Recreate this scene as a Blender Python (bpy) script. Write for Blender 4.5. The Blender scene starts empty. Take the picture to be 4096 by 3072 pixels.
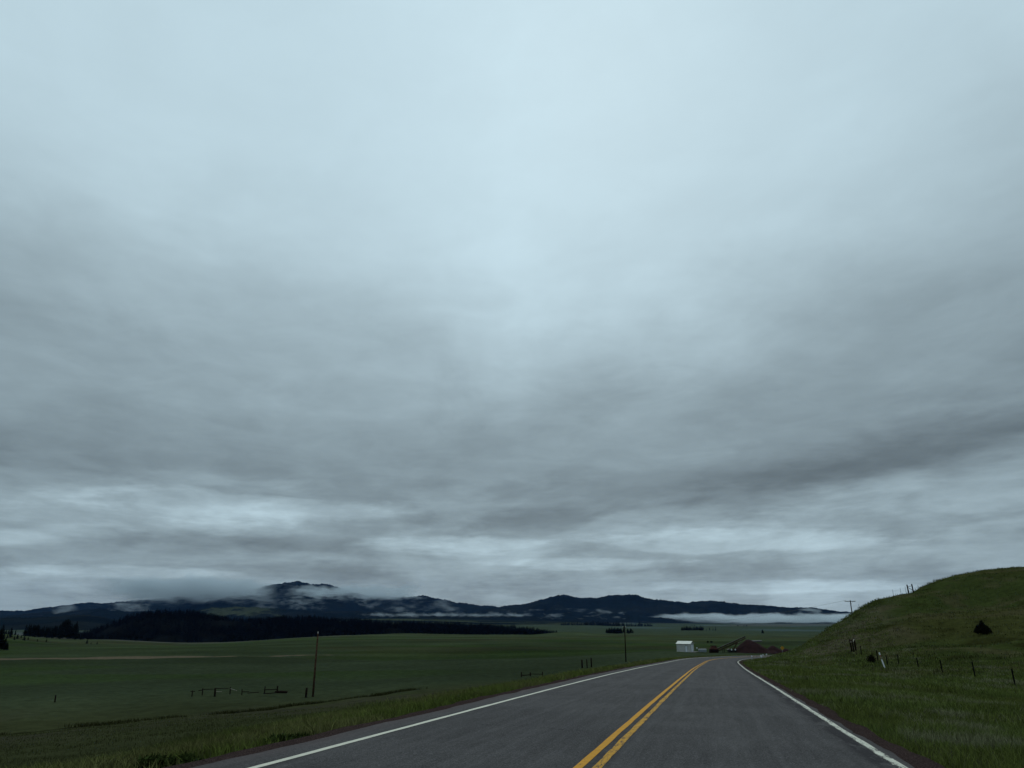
import bpy, math, random
import numpy as np
from mathutils import Vector, Matrix

R = math.radians
scene = bpy.context.scene
COL = scene.collection
rng = np.random.default_rng(7)
random.seed(7)

# ------------------------------------------------------------------ camera
F_PX, TILT = 740.0, math.atan(234 / 740.0)          # focal length in 1024-px units, upward tilt
CT, ST = math.cos(TILT), math.sin(TILT)
cam_d = bpy.data.cameras.new('camera')
cam = bpy.data.objects.new('camera', cam_d)
COL.objects.link(cam)
cam_d.sensor_width = 36.0
cam_d.lens = 36.0 * F_PX / 1024.0
cam_d.clip_start, cam_d.clip_end = 0.1, 60000.0
cam.location = (0, 0, 0)
cam.rotation_euler = (R(90) + TILT, 0, 0)
scene.camera = cam

# ------------------------------------------------------------------ view
scene.view_settings.view_transform = 'Standard'
scene.view_settings.look = 'None'
scene.view_settings.gamma = 1.0
scene.view_settings.exposure = 0.0
scene.view_settings.use_curve_mapping = False
scene.render.engine = 'CYCLES'
cy = scene.cycles
cy.use_denoising = True
cy.max_bounces, cy.diffuse_bounces, cy.glossy_bounces = 5, 2, 2
cy.transparent_max_bounces, cy.volume_bounces = 8, 1
cy.volume_step_rate, cy.volume_max_steps = 1.0, 256

# ------------------------------------------------------------------ world: overcast cloud deck
SKY_ROWS = [0, 70, 140, 210, 280, 340, 400, 440, 475, 500, 512, 526, 542, 554, 566, 577, 589, 600, 620]
SKY_PX = [0, 128, 256, 384, 512, 640, 768, 896, 1024]
SKY_G = np.array([
    [212, 215, 217, 219, 224, 222, 217, 212, 205],
    [210, 213, 216, 218, 224, 220, 217, 212, 198],
    [202, 210, 213, 216, 222, 217, 214, 207, 188],
    [185, 203, 208, 213, 218, 216, 212, 190, 176],
    [166, 176, 188, 200, 214, 212, 194, 170, 160],
    [158, 162, 168, 182, 205, 192, 170, 156, 150],
    [150, 154, 162, 168, 176, 160, 148, 150, 146],
    [140, 148, 152, 152, 154, 152, 148, 146, 130],
    [130, 140, 144, 144, 142, 143, 134, 128, 148],
    [158, 168, 165, 148, 142, 145, 145, 158, 165],
    [165, 180, 186, 152, 143, 150, 148, 163, 150],
    [165, 172, 186, 140, 153, 165, 165, 160, 150],
    [155, 142, 140, 166, 165, 155, 175, 152, 150],
    [140, 136, 142, 162, 168, 155, 172, 152, 152],
    [150, 142, 150, 155, 172, 158, 152, 155, 155],
    [165, 188, 150, 150, 150, 148, 150, 152, 155],
    [145, 142, 150, 145, 140, 158, 182, 172, 165],
    [155, 150, 150, 150, 165, 165, 172, 178, 170],
    [155, 150, 150, 150, 160, 160, 165, 170, 165]], float) / 255.0


def sky_g(az, el):
    """brightness of the cloud deck at a compass direction (degrees)"""
    a, e = R(az), R(el)
    d = np.array([math.sin(a) * math.cos(e), math.cos(a) * math.cos(e), math.sin(e)])
    zc = d[1] * CT + d[2] * ST
    px = 512 + F_PX * d[0] / zc
    row = 384 + F_PX * (d[1] * ST - d[2] * CT) / zc
    col = [np.interp(row, SKY_ROWS, SKY_G[:, k]) for k in range(9)]
    return float(np.interp(px, SKY_PX, col))


world = bpy.data.worlds.new('World')
scene.world = world
world.use_nodes = True
wt = world.node_tree
wt.nodes.clear()


class NG:
    """tiny helper for wiring node trees"""
    def __init__(s, tree): s.t = tree
    def n(s, typ, **kw):
        nd = s.t.nodes.new(typ)
        for k, v in kw.items(): setattr(nd, k, v)
        return nd
    def put(s, sock, v):
        if isinstance(v, bpy.types.NodeSocket): s.t.links.new(v, sock)
        else: sock.default_value = v
    def m(s, op, a, b=0.0, c=0.0, clamp=False):
        nd = s.n('ShaderNodeMath', operation=op, use_clamp=clamp)
        s.put(nd.inputs[0], a); s.put(nd.inputs[1], b); s.put(nd.inputs[2], c)
        return nd.outputs[0]
    def vm(s, op, a, b=(0, 0, 0)):
        nd = s.n('ShaderNodeVectorMath', operation=op)
        s.put(nd.inputs[0], a); s.put(nd.inputs[1], b)
        return nd.outputs[0]
    def sep(s, v):
        nd = s.n('ShaderNodeSeparateXYZ'); s.put(nd.inputs[0], v); return nd.outputs
    def comb(s, x, y, z):
        nd = s.n('ShaderNodeCombineXYZ')
        s.put(nd.inputs[0], x); s.put(nd.inputs[1], y); s.put(nd.inputs[2], z)
        return nd.outputs[0]
    def sstep(s, v, a, b, lo=0.0, hi=1.0, interp='SMOOTHSTEP'):
        nd = s.n('ShaderNodeMapRange', interpolation_type=interp, clamp=True)
        s.put(nd.inputs[0], v)
        for i, q in enumerate((a, b, lo, hi)): s.put(nd.inputs[1 + i], q)
        return nd.outputs[0]
    def noise(s, vec, scale, detail=4.0, rough=0.55, dist=0.0, dims='3D'):
        nd = s.n('ShaderNodeTexNoise', noise_dimensions=dims)
        s.put(nd.inputs['Vector'], vec)
        s.put(nd.inputs['Scale'], scale); s.put(nd.inputs['Detail'], detail)
        s.put(nd.inputs['Roughness'], rough); s.put(nd.inputs['Distortion'], dist)
        return nd.outputs['Fac']
    def mixf(s, f, a, b):
        nd = s.n('ShaderNodeMix', data_type='FLOAT')
        s.put(nd.inputs[0], f); s.put(nd.inputs[2], a); s.put(nd.inputs[3], b)
        return nd.outputs[0]
    def mixc(s, f, a, b, blend='MIX'):
        nd = s.n('ShaderNodeMix', data_type='RGBA', blend_type=blend)
        s.put(nd.inputs[0], f); s.put(nd.inputs[6], a); s.put(nd.inputs[7], b)
        return nd.outputs[2]


g = NG(wt)
tc = g.n('ShaderNodeTexCoord')
dx, dy, dz = g.sep(g.vm('NORMALIZE', tc.outputs['Generated']))
zz = g.m('MAXIMUM', dz, 0.0)
den = g.m('ADD', zz, 0.07)
plane = g.comb(g.m('DIVIDE', dx, den), g.m('DIVIDE', dy, den), 0.0)       # the flat cloud base, seen in perspective
az = g.m('MULTIPLY', g.m('ARCTAN2', dx, dy), 180 / math.pi)
el = g.m('MULTIPLY', g.m('ARCSINE', dz), 180 / math.pi)
wn1 = g.m('SUBTRACT', g.noise(plane, 1.1, 5.0, 0.6), 0.5)
wn2 = g.m('SUBTRACT', g.noise(g.vm('ADD', plane, (7.3, 2.1, 4.0)), 1.3, 5.0, 0.6), 0.5)
azw = g.m('ADD', az, g.m('MULTIPLY', wn1, 20.0))
elw = g.m('ADD', el, g.m('MULTIPLY', wn2, g.sstep(el, 0.0, 28.0, 1.6, 11.0)))
AZ_COLS = [-75, -38, -30, -22, -14, -7, 0, 7, 14, 22, 30, 38, 75]
EL_STOPS = [-4, 0, 1.5, 2.4, 3.3, 4.2, 5.1, 6.1, 7.2, 8.2, 9.2, 10.7, 13, 16, 19, 23, 28, 34, 40, 46]
mean_col = [np.mean([sky_g(a, e) for a in range(-30, 31, 6)]) for e in EL_STOPS]
val = None
for k, a in enumerate(AZ_COLS):
    rp = g.n('ShaderNodeValToRGB')
    cr = rp.color_ramp
    cr.interpolation = 'LINEAR'
    while len(cr.elements) < len(EL_STOPS): cr.elements.new(0.5)
    for i, e in enumerate(EL_STOPS):
        v = mean_col[i] if abs(a) > 60 else sky_g(a, e)
        cr.elements[i].position = (e + 4) / 54.0
    for i, e in enumerate(EL_STOPS):
        v = float(mean_col[i] if abs(a) > 60 else sky_g(a, e))
        cr.elements[i].color = (v, v, v, 1)
    g.put(rp.inputs[0], g.m('DIVIDE', g.m('ADD', elw, 4.0), 54.0))
    out = g.sep(rp.outputs[0])[0]
    val = out if val is None else g.mixf(g.sstep(azw, AZ_COLS[k - 1], a, interp='LINEAR'), val, out)
lowamp = g.sstep(el, 14.0, 36.0, 1.0, 0.35)
# wind-drawn rolls in the cloud base: they fan out from a point low on the left of the view
ca, sa = math.cos(R(12)), math.sin(R(12))
px_, py_, _ = g.sep(plane)
ru = g.m('ADD', g.m('MULTIPLY', px_, ca), g.m('MULTIPLY', py_, sa))
rv = g.m('SUBTRACT', g.m('MULTIPLY', py_, ca), g.m('MULTIPLY', px_, sa))
det = g.m('SUBTRACT', g.noise(g.comb(g.m('MULTIPLY', ru, 1.9), g.m('MULTIPLY', rv, 1.0), 1.0), 1.0, 7.0, 0.56, 0.6), 0.5)
soft = g.m('SUBTRACT', g.noise(g.vm('ADD', plane, (3.0, 8.0, 2.0)), 3.2, 6.0, 0.6, 0.8), 0.5)
lowv = g.comb(g.m('MULTIPLY', az, 0.105), g.m('MULTIPLY', g.m('SUBTRACT', el, g.m('MULTIPLY', g.m('MAXIMUM', az, 0.0), 0.08)), 0.40), 3.0)
scud = g.noise(lowv, 1.0, 8.0, 0.56, 0.25)
scud = g.m('SUBTRACT', g.sstep(scud, 0.40, 0.60), 0.5)                      # ragged layers low in the sky
fine = g.m('SUBTRACT', g.noise(g.comb(g.m('MULTIPLY', az, 0.30), g.m('MULTIPLY', el, 0.55), 9.0), 1.0, 8.0, 0.60, 0.3), 0.5)
pert = g.m('ADD', g.m('MULTIPLY', det, g.sstep(el, 6.0, 16.0, 0.05, 0.15)), g.m('MULTIPLY', soft, 0.09))
pert = g.m('ADD', pert, g.m('MULTIPLY', scud, g.sstep(el, 7.0, 13.0, 0.085, 0.01)))
pert = g.m('ADD', pert, g.m('MULTIPLY', fine, g.sstep(el, 3.0, 13.0, 0.13, 0.03)))
# pale gaps between the layers, with torn edges
tear = g.m('SUBTRACT', g.noise(g.comb(g.m('MULTIPLY', az, 0.16), g.m('MULTIPLY', el, 0.75), 21.0), 1.0, 8.0, 0.62, 0.4), 0.5)
for (ga, ge, sa_, se_, amp) in ((-21.0, 7.6, 13.0, 1.25, 0.075), (-27.0, 2.9, 7.0, 0.5, 0.09), (-4.5, 5.2, 7.5, 0.75, 0.09), (6.0, 3.9, 9.0, 0.5, 0.08), (17.0, 5.4, 12.0, 1.0, 0.085), (19.0, 2.1, 11.0, 0.55, 0.10), (-37.0, 4.8, 6.0, 0.7, 0.06)):
    qa = g.m('DIVIDE', g.m('SUBTRACT', az, ga), sa_); qe = g.m('DIVIDE', g.m('SUBTRACT', el, ge), se_)
    rr_ = g.m('SUBTRACT', 1.0, g.m('ADD', g.m('MULTIPLY', qa, qa), g.m('MULTIPLY', qe, qe)))
    pert = g.m('ADD', pert, g.m('MULTIPLY', g.sstep(g.m('ADD', rr_, g.m('MULTIPLY', tear, 3.2)), -0.15, 0.75), amp))
# dusky cloud bellies just over the left mountain
for (ga, ge, sa_, se_, amp) in ((-13.5, 3.2, 5.5, 0.8, -0.09), (-20.0, 5.0, 12.0, 0.9, -0.05), (2.0, 7.2, 10.0, 0.9, -0.05)):
    qa = g.m('DIVIDE', g.m('SUBTRACT', az, ga), sa_); qe = g.m('DIVIDE', g.m('SUBTRACT', el, ge), se_)
    rr_ = g.m('SUBTRACT', 1.0, g.m('ADD', g.m('MULTIPLY', qa, qa), g.m('MULTIPLY', qe, qe)))
    pert = g.m('ADD', pert, g.m('MULTIPLY', g.sstep(g.m('ADD', rr_, g.m('MULTIPLY', tear, 2.6)), -0.4, 0.9), amp))
# the dark roll that climbs towards the right, with the paler gap beneath it
bd = g.m('SUBTRACT', elw, g.m('ADD', 5.6, g.m('MULTIPLY', azw, 0.185)))
inr = g.m('MULTIPLY', g.sstep(az, 2.0, 16.0), g.sstep(az, 62.0, 46.0))
band = g.m('SUBTRACT', g.m('MULTIPLY', g.m('POWER', 2.718, g.m('MULTIPLY', g.m('MULTIPLY', bd, bd), -0.55)), -0.085),
           g.m('MULTIPLY', g.m('POWER', 2.718, g.m('MULTIPLY', g.m('POWER', g.m('ABSOLUTE', g.m('ADD', bd, 2.4)), 2.0), -0.8)), -0.05))
pert = g.m('ADD', pert, g.m('MULTIPLY', band, inr))
val = g.m('ADD', val, g.m('MULTIPLY', pert, lowamp))
lin = g.m('POWER', g.m('MAXIMUM', val, 0.02), 2.25)
cloud = g.comb(g.m('MULTIPLY', lin, 7.65), g.m('MULTIPLY', lin, 10.0), g.m('MULTIPLY', lin, 11.1))
sky = g.n('ShaderNodeTexSky', sky_type='NISHITA')
sky.sun_disc = False
sky.sun_elevation, sky.sun_rotation = R(42), R(8)
bg = g.n('ShaderNodeBackground')
g.put(bg.inputs[0], g.mixc(0.97, sky.outputs[0], cloud))
bg.inputs[1].default_value = 0.1
wo = g.n('ShaderNodeOutputWorld')
wt.links.new(bg.outputs[0], wo.inputs[0])

sun_d = bpy.data.lights.new('sun', 'SUN')
sun_d.energy, sun_d.angle, sun_d.color = 0.5, R(60), (1.0, 0.97, 0.93)
sun = bpy.data.objects.new('sun', sun_d)
COL.objects.link(sun)
sun.rotation_euler = (R(-48), 0, R(-8))           # high, ahead of the camera, soft through the cloud


# ------------------------------------------------------------------ numpy noise
_perm = np.random.default_rng(3).permutation(256)
_perm = np.concatenate([_perm, _perm, _perm])
_val = np.random.default_rng(4).random(256) * 2 - 1


def vnoise(x, y, seed=0):
    x = np.asarray(x, float) + seed * 17.13; y = np.asarray(y, float) + seed * 5.71
    xi, yi = np.floor(x).astype(int), np.floor(y).astype(int)
    u, v = x - xi, y - yi
    u, v = u * u * u * (u * (u * 6 - 15) + 10), v * v * v * (v * (v * 6 - 15) + 10)
    h = lambda i, j: _val[_perm[(_perm[i & 255] + j) & 255]]
    a, b, c, d = h(xi, yi), h(xi + 1, yi), h(xi, yi + 1), h(xi + 1, yi + 1)
    return (a * (1 - u) + b * u) * (1 - v) + (c * (1 - u) + d * u) * v


def fbm(x, y, octs=4, seed=0, gain=0.5):
    s, a, f = 0, 1.0, 1.0
    for o in range(octs):
        s = s + a * vnoise(np.asarray(x) * f, np.asarray(y) * f, seed + o * 3); a *= gain; f *= 2.03
    return s


def sst(v, a, b):
    t = np.clip((v - a) / (b - a), 0, 1)
    return t * t * (3 - 2 * t)


def at(px, row, dist):
    """the place seen at a direction (1024-px units) at a distance ahead, in metres"""
    u, v = (px - 512) / F_PX, (row - 384) / F_PX
    return np.array([u * dist, dist * (CT + v * ST), dist * (ST - v * CT)])


# ------------------------------------------------------------------ mesh helpers
def mesh_np(name, V, faces, smooth=False):
    """V (n,3); faces: list of (m,k) index arrays"""
    me = bpy.data.meshes.new(name)
    V = np.asarray(V, np.float32)
    faces = [np.asarray(f, np.int32) for f in faces if len(f)]
    loops = np.concatenate([f.ravel() for f in faces]) if faces else np.zeros(0, np.int32)
    tot = np.concatenate([np.full(len(f), f.shape[1], np.int32) for f in faces])
    start = np.concatenate([[0], np.cumsum(tot)[:-1]]).astype(np.int32)
    me.vertices.add(len(V)); me.vertices.foreach_set('co', V.ravel())
    me.loops.add(len(loops)); me.loops.foreach_set('vertex_index', loops)
    me.polygons.add(len(tot)); me.polygons.foreach_set('loop_start', start); me.polygons.foreach_set('loop_total', tot)
    if smooth: me.polygons.foreach_set('use_smooth', np.ones(len(tot), bool))
    me.update(calc_edges=True)
    return me


def vcol(me, C, name='Col'):
    C = np.asarray(C, np.float32)
    if C.shape[1] == 3: C = np.concatenate([C, np.ones((len(C), 1), np.float32)], 1)
    a = me.attributes.new(name, 'FLOAT_COLOR', 'POINT')
    a.data.foreach_set('color', C.ravel())


def link(name, me, mat=None, parent=None, loc=None):
    o = bpy.data.objects.new(name, me)
    if mat is not None and me is not None and not me.materials: me.materials.append(mat)
    COL.objects.link(o)
    if parent is not None: o.parent = parent
    if loc is not None: o.location = loc
    return o


def thing(name, label, cat, loc=(0, 0, 0), rz=0.0, group=None):
    o = bpy.data.objects.new(name, None)
    o.empty_display_size = 0.3
    COL.objects.link(o)
    o.location = loc; o.rotation_euler = (0, 0, rz)
    return tag(o, label, cat, group)


def tag(o, label=None, cat=None, group=None, kind=None):
    if label: o['label'] = label
    if cat: o['category'] = cat
    if group: o['group'] = group
    if kind: o['kind'] = kind
    return o


def copy_thing(root, loc, rz, sc=1.0, label=None):
    r = root.copy(); COL.objects.link(r)
    r.location = loc; r.rotation_euler = (0, 0, rz)
    r.scale = (sc, sc, sc) if not hasattr(sc, '__len__') else sc
    if label: r['label'] = label
    for ch in root.children:
        c = ch.copy(); COL.objects.link(c); c.parent = r
        for g2 in ch.children:
            d = g2.copy(); COL.objects.link(d); d.parent = c
    return r


class MB:
    """collects simple shapes into one mesh"""
    def __init__(s): s.V, s.F = [], []
    def add(s, V, F):
        o = len(s.V); s.V += [tuple(v) for v in V]; s.F += [tuple(i + o for i in f) for f in F]
    def hexa(s, P):
        s.add(P, [(0, 3, 2, 1), (4, 5, 6, 7), (0, 1, 5, 4), (1, 2, 6, 5), (2, 3, 7, 6), (3, 0, 4, 7)])
    def box(s, c, d, rz=0.0):
        M = Matrix.Rotation(rz, 3, 'Z'); c = Vector(c)
        P = [c + M @ Vector((sx * d[0] / 2, sy * d[1] / 2, sz * d[2] / 2)) for sz in (-1, 1) for sx, sy in ((-1, -1), (1, -1), (1, 1), (-1, 1))]
        s.hexa(P)
    def bar(s, a, b, w, h=None, up=(0, 0, 1)):
        a, b = Vector(a), Vector(b); h = h or w
        t = (b - a).normalized(); up = Vector(up)
        if abs(t.dot(up)) > 0.97: up = Vector((0, 1, 0))
        x = t.cross(up).normalized(); y = x.cross(t)
        P = [p + x * sx * w / 2 + y * sy * h / 2 for p in (a, b) for sx, sy in ((-1, -1), (1, -1), (1, 1), (-1, 1))]
        s.hexa(P)
    def tube(s, pts, rads, n=8, cap=True, jit=0.0):
        pts = [Vector(p) for p in pts]
        if not hasattr(rads, '__len__'): rads = [rads] * len(pts)
        V, F = [], []
        for i, p in enumerate(pts):
            t = (pts[min(i + 1, len(pts) - 1)] - pts[max(i - 1, 0)]).normalized()
            up = Vector((0, 0, 1)) if abs(t.z) < 0.95 else Vector((0, 1, 0))
            x = t.cross(up).normalized(); y = x.cross(t)
            for k in range(n):
                a = 2 * math.pi * k / n
                r = rads[i] * (1 + jit * random.uniform(-1, 1))
                V.append(p + x * math.cos(a) * r + y * math.sin(a) * r)
        for i in range(len(pts) - 1):
            for k in range(n):
                k2 = (k + 1) % n
                F.append((i * n + k, i * n + k2, (i + 1) * n + k2, (i + 1) * n + k))
        if cap:
            F.append(tuple(range(n - 1, -1, -1))); F.append(tuple(range((len(pts) - 1) * n, len(pts) * n)))
        s.add(V, F)
    def prism(s, poly, off):
        """poly: 3-D points of one face, off: extrusion vector"""
        n = len(poly); off = Vector(off)
        V = [Vector(p) for p in poly] + [Vector(p) + off for p in poly]
        F = [tuple(range(n - 1, -1, -1)), tuple(range(n, 2 * n))] + [(i, (i + 1) % n, n + (i + 1) % n, n + i) for i in range(n)]
        s.add(V, F)
    def mesh(s, name, smooth=False):
        me = bpy.data.meshes.new(name); me.from_pydata([tuple(v) for v in s.V], [], s.F)
        if smooth: me.polygons.foreach_set('use_smooth', np.ones(len(me.polygons), bool))
        me.update(); return me
    def build(s, name, mat, parent=None, smooth=False, loc=None):
        return link(name, s.mesh(name, smooth), mat, parent, loc)


# ------------------------------------------------------------------ materials
def new_mat(name):
    m = bpy.data.materials.new(name); m.use_nodes = True
    t = m.node_tree
    b = t.nodes['Principled BSDF']
    return m, NG(t), b


def simple_mat(name, col, rough=0.7, var=0.25, scale=3.0, metal=0.0, col2=None, bump=0.0, spec=0.4):
    """base colour with grain and wear in object space"""
    m, g, b = new_mat(name)
    tc = g.n('ShaderNodeTexCoord')
    n1 = g.noise(tc.outputs['Object'], scale, 6.0, 0.65)
    c2 = col2 or tuple(c * (1 - var) for c in col)
    g.put(b.inputs['Base Color'], g.mixc(g.sstep(n1, 0.35, 0.65), (*col, 1), (*c2, 1)))
    b.inputs['Roughness'].default_value = rough
    b.inputs['Metallic'].default_value = metal
    b.inputs['Specular IOR Level'].default_value = spec
    if bump:
        bp = g.n('ShaderNodeBump'); bp.inputs['Strength'].default_value = bump; bp.inputs['Distance'].default_value = 0.02
        g.put(bp.inputs['Height'], n1); g.put(b.inputs['Normal'], bp.outputs[0])
    return m


def attr_mat(name, rough=0.9, spec=0.0, noise_scales=((0.35, 0.3), (3.0, 0.35)), bump=None, trans=0.0):
    """colour comes from the surface's own 'Col' attribute, with grain on top"""
    m, g, b = new_mat(name)
    at_ = g.n('ShaderNodeAttribute', attribute_name='Col')
    geo = g.n('ShaderNodeNewGeometry')
    c = at_.outputs['Color']
    f = 1.0
    for sc_, amp in noise_scales:
        n = g.noise(geo.outputs['Position'], sc_, 5.0, 0.62)
        f = g.m('MULTIPLY', f, g.sstep(n, 0.25, 0.75, 1 - amp, 1 + amp, 'LINEAR'))
    nd = g.vm('SCALE', c); nd.node.inputs['Scale'].default_value = 1.0
    g.put(nd.node.inputs['Scale'], f)
    g.put(b.inputs['Base Color'], nd)
    b.inputs['Roughness'].default_value = rough
    b.inputs['Specular IOR Level'].default_value = spec
    if bump:
        bp = g.n('ShaderNodeBump'); bp.inputs['Strength'].default_value = bump[1]; bp.inputs['Distance'].default_value = bump[2]
        g.put(bp.inputs['Height'], g.noise(geo.outputs['Position'], bump[0], 6.0, 0.7)); g.put(b.inputs['Normal'], bp.outputs[0])
    return m


M_ground = attr_mat('meadow', 0.95, 0.0, ((0.03, 0.18), (0.6, 0.3), (7.0, 0.3)), (5.0, 0.7, 0.12))
M_hill = attr_mat('hill_turf', 0.95, 0.0, ((0.12, 0.25), (1.1, 0.35), (8.0, 0.35)), (3.0, 0.8, 0.2))
M_grass = attr_mat('grass_blades', 0.85, 0.0, ((0.25, 0.25),))
M_leaf = attr_mat('foliage', 0.9, 0.0, ((0.9, 0.3),))
M_mount = attr_mat('forest_cover', 0.95, 0.0, ((0.004, 0.25), (0.03, 0.4)))
M_wood = simple_mat('weathered_wood', (0.02, 0.014, 0.011), 0.9, 0.5, 6.0, bump=0.3, spec=0.0)
M_polewood = simple_mat('pole_wood', (0.075, 0.042, 0.028), 0.9, 0.55, 3.0, bump=0.3, spec=0.0)
M_palewood = simple_mat('pale_wood', (0.24, 0.22, 0.17), 0.85, 0.35, 5.0)
M_bark = simple_mat('bark', (0.04, 0.03, 0.025), 0.95, 0.4, 4.0, spec=0.05)
M_steel = simple_mat('dark_steel', (0.008, 0.008, 0.008), 0.9, 0.4, 20.0, spec=0.0)
M_rust = simple_mat('rusty_steel', (0.045, 0.018, 0.012), 0.85, 0.5, 1.5, col2=(0.018, 0.008, 0.007), spec=0.05)
M_rustdark = simple_mat('dark_rusty_steel', (0.012, 0.006, 0.005), 0.9, 0.4, 2.0, spec=0.05)
M_rubber = simple_mat('rubber', (0.015, 0.015, 0.016), 0.8, 0.3, 6.0)
M_white = simple_mat('white_plastic', (0.62, 0.64, 0.66), 0.5, 0.18, 8.0)
M_siding = simple_mat('pale_siding', (0.39, 0.395, 0.37), 0.6, 0.12, 1.2)
M_roof = simple_mat('pale_metal_roof', (0.57, 0.57, 0.50), 0.45, 0.12, 1.0)
M_door = simple_mat('white_door', (0.52, 0.55, 0.58), 0.5, 0.08, 1.0)
M_trim = simple_mat('grey_trim', (0.16, 0.18, 0.185), 0.6, 0.15, 2.0)
M_galv = simple_mat('galvanised_metal', (0.24, 0.28, 0.31), 0.45, 0.2, 2.0, metal=0.3)
M_red = simple_mat('faded_red', (0.25, 0.06, 0.05), 0.6, 0.3, 20.0)
M_yellow = simple_mat('sign_yellow', (0.36, 0.18, 0.012), 0.5, 0.1, 4.0)
M_glass = simple_mat('insulator_porcelain', (0.6, 0.58, 0.56), 0.25, 0.1, 10.0)
M_black = simple_mat('black_paint', (0.012, 0.012, 0.012), 0.5, 0.2, 10.0)


# ------------------------------------------------------------------ road centreline
KN = np.array([0, 20, 40, 60, 80, 100, 130, 170, 240.])
KAP = [0.00072, 0.00022, -0.00018, 0.0007, -0.00024, 0.00195, 0.00233, 0.00171, 0.00178]
GRD = [-0.036728, -0.034756, -0.038103, -0.039466, -0.038623, -0.036432, -0.037933, -0.036369, -0.037747]
BNK = [-0.00478, 0.0098, 0.01994, 0.01863, 0.01716, 0.01799, 0.01789, 0.01462, 0.01281]
S = np.arange(-45, 330.01, 0.5)
_ds = 0.5
_i0 = int(round((-5 - S[0]) / _ds))
kap = np.interp(S, KN, KAP); kap[S < 0] = 0.0
phi = np.cumsum(kap) * _ds; phi = phi - phi[_i0] + 0.243177
grd = np.interp(S, KN, GRD); bank = np.interp(S, KN, BNK)
grd[S > 240] *= sst(-S[S > 240], -320, -240)
cx = np.cumsum(np.sin(phi)) * _ds; cx = cx - cx[_i0] - 2.74168
cyy = np.cumsum(np.cos(phi)) * _ds; cyy = cyy - cyy[_i0] - 5.0
cz = np.cumsum(grd) * _ds; cz = cz - cz[_i0] - 1.09173
ROADC = np.stack([cx, cyy, cz], 1)


def road_pt(s, o, dz=0.0):
    """point at distance s along the road, o metres right of its middle"""
    x, y, z, p, b = (np.interp(s, S, q) for q in (cx, cyy, cz, phi, bank))
    return np.stack([x + o * np.cos(p), y - o * np.sin(p), z - o * b + dz], -1)


def road_coords(x, y):
    """nearest s and signed offset for points near the road"""
    x, y = np.asarray(x, float), np.asarray(y, float)
    sub = slice(None, None, 4)
    sx, sy = cx[sub], cyy[sub]
    s_out = np.zeros(len(x)); o_out = np.zeros(len(x))
    for i in range(0, len(x), 40000):
        d2 = (x[i:i + 40000, None] - sx) ** 2 + (y[i:i + 40000, None] - sy) ** 2
        k = d2.argmin(1) * 4
        for _ in range(1):
            ddx, ddy = x[i:i + 40000] - cx[k], y[i:i + 40000] - cyy[k]
            t = ddx * np.sin(phi[k]) + ddy * np.cos(phi[k])
            s_ = np.clip(S[k] + np.clip(t, -1.2, 1.2), S[0], S[-1])
        p = np.interp(s_, S, phi)
        xx, yy_ = np.interp(s_, S, cx), np.interp(s_, S, cyy)
        o = (x[i:i + 40000] - xx) * np.cos(p) - (y[i:i + 40000] - yy_) * np.sin(p)
        far = np.sqrt(d2.min(1))
        o_out[i:i + 40000] = np.where(far > 60, np.sign(o) * far, o)
        s_out[i:i + 40000] = s_
    return s_out, o_out


# ------------------------------------------------------------------ terrain heights
FAR_D = [0, 250, 400, 700, 1000, 1500, 2000, 4500, 8000, 14000]
FAR_Z = [-11, -12.2, -14.6, -19.4, -23.5, -30, -33, -42, -47, -40]


def far_z(x, y):
    d = np.hypot(x, y); a = np.degrees(np.arctan2(x, y))
    z = np.interp(d, FAR_D, FAR_Z)
    z = z - 8.0 * sst(-a, -2, 20) * sst(d, 1000, 1500) * (1 - sst(d, 2500, 5000))
    # knoll at the left that carries the grove
    z = z + 7.5 * np.exp(-((d - 930) / 240) ** 2) * sst(-a, 29.5, 34)
    z = z - np.exp(-((a + 22.0) / 5.5) ** 2) * np.interp(d, [450, 800, 1250, 1800, 2600], [0, 5, 10, 4, 0])
    # low swells of the plain in the middle and right
    z = z + sst(d, 700, 1300) * (1 - sst(d, 5000, 7500)) * fbm(x / 520, y / 900, 3, 5) * np.interp(d, [700, 1500, 4000], [1.2, 4.2, 9])
    z = z + 6.0 * np.exp(-((d - 1250) / 90) ** 2) * np.exp(-((a - 4.2) / 2.3) ** 2)
    z = z + 9.0 * np.exp(-((d - 2300) / 300) ** 2) * np.exp(-((a - 2.5) / 3.5) ** 2)
    return z


cps = []
DROP_L = [(6.0, .35), (10, 1.0), (16, 2.0), (26, 3.3), (38, 4.2)]
for s in (-40, -15, 0, 12, 25, 40, 58, 78, 100, 125, 150, 178, 205, 235, 265, 300):
    for o in (-4.6, 4.2):
        cps.append(road_pt(s, o, -0.12))
    for o, dr in DROP_L:
        p = road_pt(s, -o)
        p[2] = max(np.interp(s, S, cz) - dr, -10.9 - 0.004 * max(0, s - 100))
        cps.append(p)
    if s < 130:
        for o, dr in ((6.5, .22), (11, .62)):
            p = road_pt(s, o); p[2] = np.interp(s, S, cz) - dr; cps.append(p)
# the field on the left
for px, row, d in ((0, 760, 33), (0, 734.6, 57), (128, 722, 65), (256, 712, 78), (337, 702.5, 92), (60, 704, 102), (112, 702, 105),
                   (214, 696, 112), (313, 697, 112), (400, 688, 122), (522, 677, 135), (587, 668, 150), (626, 662.8, 186), (678, 652.6, 248),
                   (690, 652.4, 252), (0, 659, 286), (185, 657, 300), (300, 668, 210), (100, 675, 190), (450, 665, 215), (600, 655, 270), (740, 652.6, 262), (800, 652.8, 262)):
    cps.append(at(px, row, d))
cps += [np.array(q, float) for q in ((-60, 5, -7.5), (-120, 30, -9.5), (-160, 80, -11.5), (-40, -30, -4.0), (-110, -30, -8))]
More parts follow.
